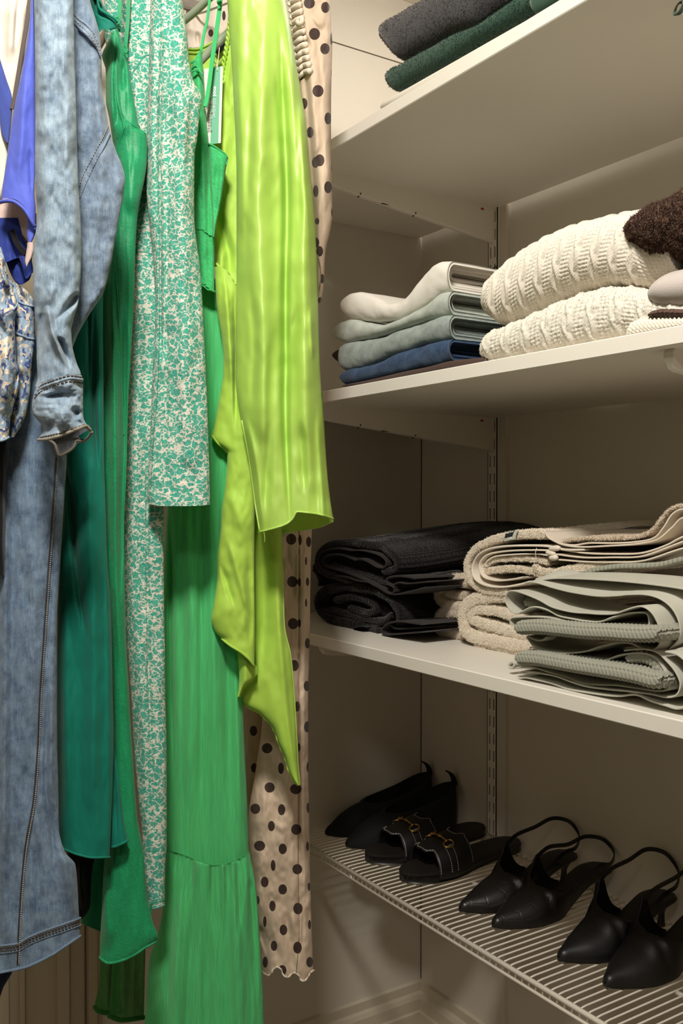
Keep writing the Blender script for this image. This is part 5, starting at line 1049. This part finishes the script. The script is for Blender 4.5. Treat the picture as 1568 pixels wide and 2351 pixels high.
# woven label
lp_ = atY(np.array([1156.,1184.,1184.,1158.]), np.array([1221.,1215.,1238.,1243.]), 0.8835)
lb = np.array([lp_[0], lp_[1], lp_[2], lp_[3]])
def lbp(u, v, l=0.0): return (lb[0]*(1-u)+lb[1]*u)*(1-v) + (lb[3]*(1-u)+lb[2]*u)*v + np.array([0, -0.0004-l - 0.0*v, 0.0]) + np.array([0, 0.006*(1-v)**2, 0])
gr = [lbp(u, v) for v in np.linspace(0, 1, 7) for u in (0, 1)] ; gF = [(2*i, 2*i+1, 2*i+3, 2*i+2) for i in range(6)]
mk('woven_label', gr, gF, plain('label_grey', (0.50, 0.49, 0.42), 0.8), t, label='small grey woven label with black print')
gr = [lbp(u, v, 0.0006) for v in np.linspace(0.02, 0.66, 5) for u in (0.05, 0.72)]; mk('label_print', gr, [(2*i, 2*i+1, 2*i+3, 2*i+2) for i in range(4)], BLACKF, t)
xd = lbp(0, 1) - lbp(0, 0); yd = lbp(1, 0.5) - lbp(0, 0.5)
text3d('label_text', 'HUM\nDAK\nIN', 0.0058, lbp(0.50, 0.06, 0.0012), xd, yd, WHT, t, 0.00012, 0.85)

# grey-green towels
q = zp(1150, 1150, 3.751); wk = lambda L, a: 0.0023*np.abs(np.sin(PI*L/0.0052 + (math.floor(a/0.0044) % 2)*PI/2))**0.7*abs(math.sin(PI*a/0.0044))**0.7
t = thing('sage_towel', 'sage grey towel folded with smooth borders, upper one of the front right pair', 'towel', (-0.70, 0.83, Z+0.05), TW)
rib = lambda L, a: 0.0012*np.abs(np.sin(PI*L/0.0062)) + 0.0002*np.sin(2*PI*a/0.003)
band('ribbed_top', SAK, t, q((560,668),(680,630),(820,590),(1000,565),(1200,560),(1380,545),(1568,500),(1750,485),(1950,500)), 0.868, 0.004, 0.035, rib, 420, dense=0.03, label='ribbed middle of the towel')
band('border_layer', SAG, t, q((2300,1300),(1800,1290),(1560,1275),(1440,1288),(1530,1190),(1540,1060),(1480,930),(1380,848),(1250,808),(1100,806),(1000,815),(830,818),(600,785),(430,745),(300,705),(240,700),(195,712)), 0.800, 0.0019, 0.06, None, 200, ywob=0.002, rise=0.012)
band('border_layer', SAG, t, q((2100,900),(1800,820),(1568,760),(1300,720),(1000,690),(700,672),(450,668),(300,690),(200,705)), 0.812, 0.0020, 0.062, None, 140, rise=0.004)
band('border_layer', SAG, t, q((230,1165),(215,1180),(300,1275),(420,1300),(560,1312),(700,1300),(850,1255),(1000,1222),(1120,1228),(1200,1262),(1290,1285),(1350,1255),(1372,1180),(1362,1080),(1310,960),(1230,908),(1130,925),(1000,968),(880,975),(750,968),(620,960),(500,935),(400,905),(300,850),(200,808),(110,780),(50,782),(22,830),(30,890),(80,955),(125,972),(160,960)), 0.783, 0.0019, 0.098, None, 360, ywob=0.003, seed=4)
band('border_layer', SAG, t, q((170,955),(260,915),(380,940),(480,990),(600,1015),(720,1035),(850,1040),(980,1000),(1100,968),(1200,962),(1245,975),(1255,1030),(1245,1120),(1225,1148),(1150,1140),(1050,1108),(950,1075),(850,1098),(750,1098),(640,1062),(520,1030),(420,1010),(300,1000),(180,1000),(100,1008),(82,1035),(90,1075)), 0.786, 0.0018, 0.098, None, 300, ywob=0.003, seed=6)
band('waffle_layer', SAK, t, q((118,1095),(300,1090),(500,1108),(700,1128),(900,1136),(1100,1150),(1250,1152),(1350,1140)), 0.766, 0.0135, 0.098, wk, 300, dense=0.02, capn=22, label='waffle knit middle of the towel')
band('waffle_layer', SAK, t, q((200,870),(300,890),(420,930),(520,960)), 0.802, 0.008, 0.098, wk, 80, dense=0.01, capn=12)
band('hanging_loop', SAG, t, q((225,1165),(290,1195),(350,1200),(400,1170)), 0.780, 0.0022, 0.015, None, 30)
t = thing('sage_folded_towel', 'sage grey towel with waffle knit showing, lower one of the front right pair', 'towel', (-0.70, 0.83, Z), TW)
band('border_layer', SAG, t, q((540,1330),(640,1365),(700,1382),(800,1385),(900,1370),(1000,1335),(1100,1318),(1210,1315),(1310,1350),(1380,1430),(1430,1520),(1445,1590),(1410,1630),(1330,1640),(1200,1622),(1000,1592),(850,1588),(700,1572),(560,1525),(430,1480),(300,1440),(200,1430),(120,1442)), 0.783, 0.0019, 0.098, None, 320, ywob=0.002, seed=8)
band('border_layer', SAG, t, q((1050,1290),(1200,1275),(1330,1300),(1430,1390),(1500,1480),(1540,1580),(1510,1670),(1420,1692),(1280,1665),(1100,1640),(900,1622),(760,1605),(600,1562),(450,1508),(300,1478),(200,1468),(150,1482)), 0.781, 0.0019, 0.098, None, 300, ywob=0.002, seed=9)
band('border_layer', SAG, t, q((1400,1300),(1520,1330),(1640,1440),(1690,1600),(1640,1740),(1520,1790),(1400,1760),(1280,1720),(1150,1672),(1000,1682),(850,1668),(700,1645),(560,1620),(430,1575),(300,1540),(210,1522),(160,1530)), 0.779, 0.0022, 0.098, None, 300, ywob=0.002, seed=10)
band('border_layer', SAG, t, q((60,1420),(75,1400),(100,1392),(110,1410),(90,1440),(62,1432)), 0.790, 0.003, 0.15, None, 30)
band('waffle_layer', SAK, t, q((125,1355),(280,1362),(420,1385),(600,1418),(800,1450),(1000,1482),(1150,1512),(1290,1550),(1370,1540)), 0.766, 0.0135, 0.098, wk, 300, dense=0.02, capn=22, label='waffle knit middle of the towel')
band('waffle_layer', SAK, t, q((1080,1360),(1200,1350),(1290,1385),(1340,1450),(1370,1530)), 0.784, 0.009, 0.098, wk, 100, dense=0.02, capn=14)
# ================================================================== shoes on the wire shelf
BL = leather('black_leather'); BC = leather('black_embossed_leather', (0.010, 0.008, 0.008), 0.36, True); BS = leather('black_suede', (0.0035, 0.0032, 0.003), 0.85); INS = leather('dark_insole', (0.014, 0.011, 0.009), 0.5)
GOLD = plain('brass', (0.62, 0.40, 0.13), 0.25, 1.0); WTH = plain('white_thread', (0.55, 0.52, 0.45), 0.8)
def shoe_frame(X, Yt, L, ang, zb):
    """local (s along toe->heel 0..1, x sideways, z) to world"""
    ca, sa = math.cos(ang), math.sin(ang)
    def f(s, x, z):
        s, x, z = np.broadcast_arrays(np.asarray(s, float), np.asarray(x, float), np.asarray(z, float)); y = s*L
        return np.stack([X + x*ca + y*sa, Yt + y*ca - x*sa, zb + z], -1)
    return f
def sheet(name, G, mat, parent, th=0.0012, flip=False):
    o = mk(name, G.reshape(-1, 3), gridF(G.shape[1], G.shape[0]), mat, parent)
    md = o.modifiers.new('thick', 'SOLIDIFY'); md.thickness = th; md.offset = 0; md.use_rim = name != 'upper'; return o
def sole_mesh(f, ws, wc, zf, th, name, mat, parent, n=60):
    s = np.linspace(0, 1, n); s = (1-np.cos(PI*s))/2; w_ = ws(s); c = wc(s); z = zf(s); V = []; F = []
    u = np.array([-1, -0.93, -0.6, 0, 0.6, 0.93, 1])
    top = np.stack([f(s, c + w_*k*0.985, z + th + (0.0 if abs(k) < 0.95 else -0.0012)) for k in u], 1); bot = np.stack([f(s, c + w_*k*0.94, z) for k in u], 1)
    V = np.vstack([top.reshape(-1, 3), bot.reshape(-1, 3)]); n0 = n*7
    F = [g[::-1] for g in gridF(7, n)] + gridF(7, n, n0)
    for j in range(n-1):
        F.append((j*7, (j+1)*7, n0+(j+1)*7, n0+j*7)); F.append((j*7+6, n0+j*7+6, n0+(j+1)*7+6, (j+1)*7+6))
    F.append([k for k in range(7)] + [n0+k for k in range(6, -1, -1)]); F.append([n0+(n-1)*7+k for k in range(7)] + [(n-1)*7+k for k in range(6, -1, -1)])
    return mk(name, V, F, mat, parent)
def pump(label, X, Yt, mat, L=0.243, ang=0.0, heel=0.042, left=True, strap_hi=0.088, grp='pointed slingback shoes', vamp_h=0.046, wing=0.070, toe_r=0.006):
    zb = ZW + 0.0003; t = thing('slingback_shoe', label, 'shoe', (X, Yt+L/2, zb), grp); f = shoe_frame(X, Yt, L, ang, zb); sgn = 1 if left else -1
    ws = pchip([0, 0.015, 0.06, 0.18, 0.30, 0.40, 0.55, 0.70, 0.85, 0.95, 1.0], [0.0035, toe_r*1.2, 0.013, 0.0285, 0.0375, 0.0385, 0.030, 0.0245, 0.0265, 0.0225, 0.010])
    wc = pchip([0, 0.2, 0.4, 0.7, 1], [0.0, 0.002*sgn, 0.003*sgn, 0.0, 0.0])
    zf = pchip([0, 0.10, 0.30, 0.42, 0.60, 0.75, 0.88, 1.0], [0.0035, 0.0012, 0.0, 0.001, heel*0.42, heel*0.80, heel*0.98, heel])
    sole_mesh(f, ws, wc, zf, 0.0042, 'sole', INS, t)
    # upper: one sheet per side from sole edge to topline
    s0 = 0.36; xt = pchip([0, s0-0.001, s0+0.01, 0.40, 0.46, 0.52, 0.60, 0.66], [0.0, 0.0, 0.16, 0.55, 0.80, 0.93, 0.985, 1.0])
    zt = pchip([0, 0.012, 0.05, 0.15, 0.27, s0, 0.40, 0.45, 0.485, 0.51, 0.54, 0.58, 0.62, 0.66], [0.006, 0.012, 0.0175, 0.0265, 0.0375, vamp_h, vamp_h+0.003, vamp_h+0.012, wing, wing*0.93, wing*0.62, wing*0.34, wing*0.18, 0.0045])
    xn = pchip([0, s0-0.001, s0+0.008, 0.40, 0.46, 0.55, 0.70, 0.80], [0.0, 0.0, 0.22, 0.66, 0.88, 0.96, 0.985, 1.0])
    zn = pchip([0, 0.012, 0.05, 0.15, 0.27, s0, 0.40, 0.46, 0.55, 0.64, 0.72, 0.76, 0.80], [0.006, 0.012, 0.0175, 0.0265, 0.0375, vamp_h, vamp_h-0.003, vamp_h-0.010, 0.030, 0.025, 0.022, 0.014, 0.0045])
    s1 = (np.linspace(0, 1, 26)**1.6)*s0; qv = np.linspace(0, 1, 16); edge = {}
    for sd, fx, fz, end in ((-1, xt, zt, 0.66), (1, xn, zn, 0.80)):
        s = np.r_[s1, np.linspace(s0, end, 34)[1:]]; ss, qq = np.meshgrid(s, qv, indexing='ij'); w_ = ws(ss); e = fx(ss)
        x = wc(ss) + sd*w_*(e + (1-e)*np.cos(qq*PI/2)**0.96); zz = zf(ss) + 0.002 + (fz(ss)-0.002)*np.sin(qq*PI/2)**0.90
        x = x + sd*0.0015*np.sin(qq*PI)*(ss > s0)
        sheet('upper', f(ss, x, zz), mat, t)
        edge[sd] = f(s, wc(s) + sd*ws(s)*fx(s), zf(s) + fz(s))[25:]
    V, F = tube(np.concatenate([edge[-1][::-1], edge[1][1:]]), 0.0010, 6); mk('topline_binding', V, F, mat, t)
    # sling strap
    a = 0.486; a2 = 0.72
    sp = [f(a, -ws(a)*0.86+wc(a), zf(a)+wing-0.002), f(0.60, -0.031, zf(0.6)+wing*0.80+0.010), f(0.78, -0.033, heel+strap_hi*0.52), f(0.92, -0.029, heel+strap_hi*0.62), f(1.0, -0.013, heel+strap_hi*0.60), f(1.012, 0.004, heel+strap_hi*0.50), f(0.98, 0.020, heel+strap_hi*0.38), f(0.90, 0.029, heel+strap_hi*0.27), f(0.80, 0.0285, float(zf(0.8))+0.026), f(a2, float(ws(a2))*0.97, float(zf(a2))+0.018)]
    P = spline(np.array([p.reshape(3) for p in sp]), 70); wd = np.tile([0, 0, 1.0], (70, 1)); V, F = band_strip(P, wd, 0.0062, 0.0018); stp = mk('sling_strap', V, F, mat, t, smooth=False)
    i = 60; bx = MB(); bx.tube([P[i]+np.array([0.002, 0, 0.004]), P[i+2]+np.array([0.002, 0, 0.004]), P[i+2]+np.array([0.002, 0, -0.004]), P[i]+np.array([0.002, 0, -0.004])], 0.0009, 6, closed=True); bx.obj('buckle', BL, stp, smooth=True)
    # kitten heel, flared at the bottom
    hz = np.linspace(0, 1, 14); hw = pchip([0, 0.12, 0.45, 0.8, 1.0], [0.0062, 0.0052, 0.0044, 0.0105, 0.0190]); hy = pchip([0, 0.45, 0.8, 1.0], [0.0, 0.001, 0.004, -0.002]); V = []; F = []; n = 18
    for k, h_ in enumerate(hz):
        for j in range(n):
            an = 2*PI*j/n; r_x = float(hw(h_)); c_ = 0.915 + float(hy(h_))/L
            V.append(f(c_ + 1.15*r_x*math.sin(an)/L, r_x*math.cos(an), h_*(float(zf(0.915))+0.001)))
    F = [(k*n+j, k*n+(j+1) % n, (k+1)*n+(j+1) % n, (k+1)*n+j) for k in range(13) for j in range(n)] + [tuple(range(n))[::-1]]
    mk('heel', V, F, mat, t); return t
pump('black embossed pointed slingback with kitten heel, left shoe of the pair right of the slides', -1.098, 0.924, BC)
pump('black embossed pointed slingback with kitten heel, right shoe of that pair', -1.030, 0.930, BC, left=False, strap_hi=0.070)
pump('smooth black pointed slingback, left shoe of the rightmost pair', -0.906, 0.938, BL, L=0.232, vamp_h=0.052, wing=0.078, strap_hi=0.100, ang=0.0)
pump('smooth black pointed slingback at the right edge, nearest to the camera', -0.825, 0.938, BL, L=0.232, vamp_h=0.052, wing=0.078, strap_hi=0.100, left=False, ang=0.0)

def slide(label, X, Yt, ang=0.0, left=True, L=0.255):
    zb = ZW+0.0003; t = thing('slide_sandal', label, 'sandal', (X, Yt+L/2, zb), 'black slide sandals with brass bits'); f = shoe_frame(X, Yt, L, ang, zb); sg = 1 if left else -1
    ws = pchip([0, 0.02, 0.08, 0.20, 0.33, 0.50, 0.65, 0.80, 0.92, 0.98, 1], [0.006, 0.016, 0.030, 0.041, 0.0435, 0.036, 0.031, 0.031, 0.0275, 0.017, 0.006]); wc = pchip([0, 0.3, 0.6, 1], [-0.004*sg, 0, 0.001*sg, 0])
    zf = pchip([0, 0.3, 0.5, 0.8, 1], [0.002, 0.0, 0.002, 0.008, 0.010]); sole_mesh(f, ws, wc, zf, 0.013, 'sole', BL, t)
    sole_mesh(f, lambda s: ws(s)*0.93, wc, lambda s: zf(s)+0.0125, 0.0016, 'insole', INS, t)
    def fr(ph):   # front and rear edge of the band across the foot; ph -1..1
        c_ = np.abs(ph); notch = np.exp(-((c_-0.20)/0.10)**2); a0 = 0.205 - 0.015*c_ - 0.050*np.exp(-(c_/0.22)**6) + 0.0*notch; a1 = 0.445 + 0.05*c_ + 0.012*np.exp(-((c_-0.28)/0.06)**2) - 0.030*np.exp(-(c_/0.20)**6)
        return a0, a1
    ph = np.linspace(-1, 1, 61); v = np.linspace(0, 1, 16); PH, VV = np.meshgrid(ph, v); a0, a1 = fr(PH); S = a0 + (a1-a0)*VV
    def bp(S, PH, lift=0.0):
        hgt = 0.040 + 0.018*np.clip((S-0.15)/0.3, 0, 1) + lift; an = PH*PI/2
        return f(S, wc(S) + (ws(S)+0.0015+lift)*np.sign(np.sin(an))*np.abs(np.sin(an))**0.85, zf(S) + 0.006 + hgt*np.abs(np.cos(an))**0.75)
    T0 = t; stp = sheet('strap', bp(S, PH), BL, t, 0.0022)
    for nm, q0, w_ in (('front', 0.03, 1), ('rear', 0.97, 1)):
        pp = np.linspace(-0.97, 0.97, 160); a0, a1 = fr(pp); P = bp(a0+(a1-a0)*q0, pp, 0.0014); m = MB()
        for k in range(0, 156, 3): m.tube([P[k], P[k+1], P[min(k+2, 159)]*0.4+P[k+1]*0.6], 0.0006, 4)
        m.obj('stitching', WTH, stp, smooth=True)
        V, F = tube(bp(a0+(a1-a0)*(0.0 if nm == 'front' else 1.0), pp, 0.0002), 0.0009, 6); mk('strap_edge', V, F, BL, t)
    m = MB()
    for S0, p0, p1 in ((0.285, 0.34, 0.96), (0.335, 0.34, 0.96), (0.285, -0.96, -0.34), (0.335, -0.96, -0.34)):
        P = bp(np.full(50, S0), np.linspace(p0, p1, 50), 0.0016)
        for k in range(0, 48, 3): m.tube([P[k], P[k+1], P[k+2]*0.4+P[k+1]*0.6], 0.0006, 4)
    P = bp(np.linspace(0.285, 0.335, 8), np.full(8, 0.34), 0.0016); m.tube(P, 0.0006, 4); m.obj('stitching', WTH, stp, smooth=True)
    # brass bit across the strap
    m = MB(); c = 0.315
    m.tube(bp(np.full(10, c), np.linspace(-0.10, 0.10, 10), 0.0050), [0.0022, 0.0016, 0.0014, 0.0024, 0.0030, 0.0030, 0.0024, 0.0014, 0.0016, 0.0022], 8)
    for sd in (-1, 1):
        m.tube(bp(np.full(8, c), sd*np.linspace(0.10, 0.24, 8), 0.0045), [0.0026, 0.0018, 0.0016, 0.0016, 0.0020, 0.0026, 0.0034, 0.0036], 8)
        ring = np.array([(0.0, 0.22), (-0.024, 0.23), (-0.034, 0.29), (-0.030, 0.36), (-0.014, 0.40), (0.014, 0.40), (0.030, 0.36), (0.034, 0.29), (0.024, 0.23)])
        R_ = spline(np.array([bp(np.float64(c+a), np.float64(sd*b), 0.0042).reshape(3) for a, b in ring]), 40, closed=True)[:-1]; m.tube(R_, 0.0016, 8, closed=True)
    m.obj('brass_bit', GOLD, t, smooth=True, label='brass horsebit ornament'); return t
slide('black slide sandal with brass bit, left one, touching the flats', -1.338, 0.918, ang=0.03)
slide('black slide sandal with brass bit, right one, beside the slingbacks', -1.246, 0.920, left=False, ang=0.03)

def flat(label, X, Yt, left=True, L=0.245, ang=0.0):
    zb = ZW+0.0003; t = thing('ballet_flat', label, 'shoe', (X, Yt+L/2, zb), 'black suede flats'); f = shoe_frame(X, Yt, L, ang, zb); sg = 1 if left else -1
    ws = pchip([0, 0.015, 0.06, 0.18, 0.32, 0.50, 0.70, 0.86, 0.95, 1.0], [0.004, 0.009, 0.017, 0.031, 0.0385, 0.034, 0.030, 0.029, 0.023, 0.008]); wc = pchip([0, 0.3, 1], [0, 0.002*sg, 0])
    zf = pchip([0, 0.1, 0.5, 1], [0.003, 0.0, 0.001, 0.0]); sole_mesh(f, ws, wc, zf, 0.003, 'sole', BS, t)
    s0 = 0.36; xt = pchip([0, s0-0.001, s0+0.02, 0.44, 0.55, 0.70, 0.90, 1.0], [0, 0, 0.28, 0.62, 0.80, 0.86, 0.84, 0.82])
    zt = pchip([0, 0.015, 0.08, 0.2, s0, 0.5, 0.7, 0.88, 1.0], [0.005, 0.010, 0.020, 0.036, 0.047, 0.050, 0.058, 0.070, 0.080])
    s = np.r_[(np.linspace(0, 1, 22)**1.5)*s0, np.linspace(s0, 1.0, 40)[1:]]; qv = np.linspace(0, 1, 14)
    for sd in (-1, 1):
        ss, qq = np.meshgrid(s, qv, indexing='ij'); w_ = ws(ss); e = xt(ss); x = wc(ss) + sd*w_*(e + (1-e)*np.cos(qq*PI/2)**0.8); z_ = zf(ss) + 0.001 + zt(ss)*np.sin(qq*PI/2)**0.92
        sheet('upper', f(ss, x, z_), BS, t)
    # closed back with pull tab
    qv = np.linspace(0, 1, 12); xx = np.linspace(-1, 1, 13); G = np.array([[f(1.0+0.022*(1-a*a)-0.012*q_**2*(1-a*a), a*float(ws(1.0))*(1-0.18*q_), 0.001 + 0.080*q_) for a in xx] for q_ in qv]).reshape(12, 13, 3)
    sheet('back', G, BS, t)
    P = spline(np.array([f(1.008, 0, 0.078).reshape(3), f(0.998, 0, 0.090).reshape(3), f(0.972, 0, 0.100).reshape(3), f(0.935, 0, 0.106).reshape(3)]), 14); V, F = band_strip(P, (1, 0, 0), np.linspace(0.016, 0.011, 14), 0.0028); mk('pull_tab', V, F, BS, t, smooth=False)
    sole_mesh(f, lambda s: np.interp(s, [0, 0.08, 0.6, 1], [0.022, 0.027, 0.026, 0.010]), wc, lambda s: s*0-0.0002, 0.006, 'heel_cap', BS, t, 12) if False else None
    tl = np.concatenate([f(s[::-1], wc(s[::-1]) - ws(s[::-1])*xt(s[::-1]), zf(s[::-1])+0.001+zt(s[::-1]))[:40], f(s, wc(s) + ws(s)*xt(s), zf(s)+0.001+zt(s))[21:]]); V, F = tube(tl, 0.0010, 6); mk('topline_binding', V, F, BS, t); return t
flat('black suede pointed flat in the corner, left one of its pair', -1.488, 0.925, ang=0.0)
flat('black suede pointed flat, right one of its pair, beside the slides', -1.418, 0.925, left=False, ang=0.03)
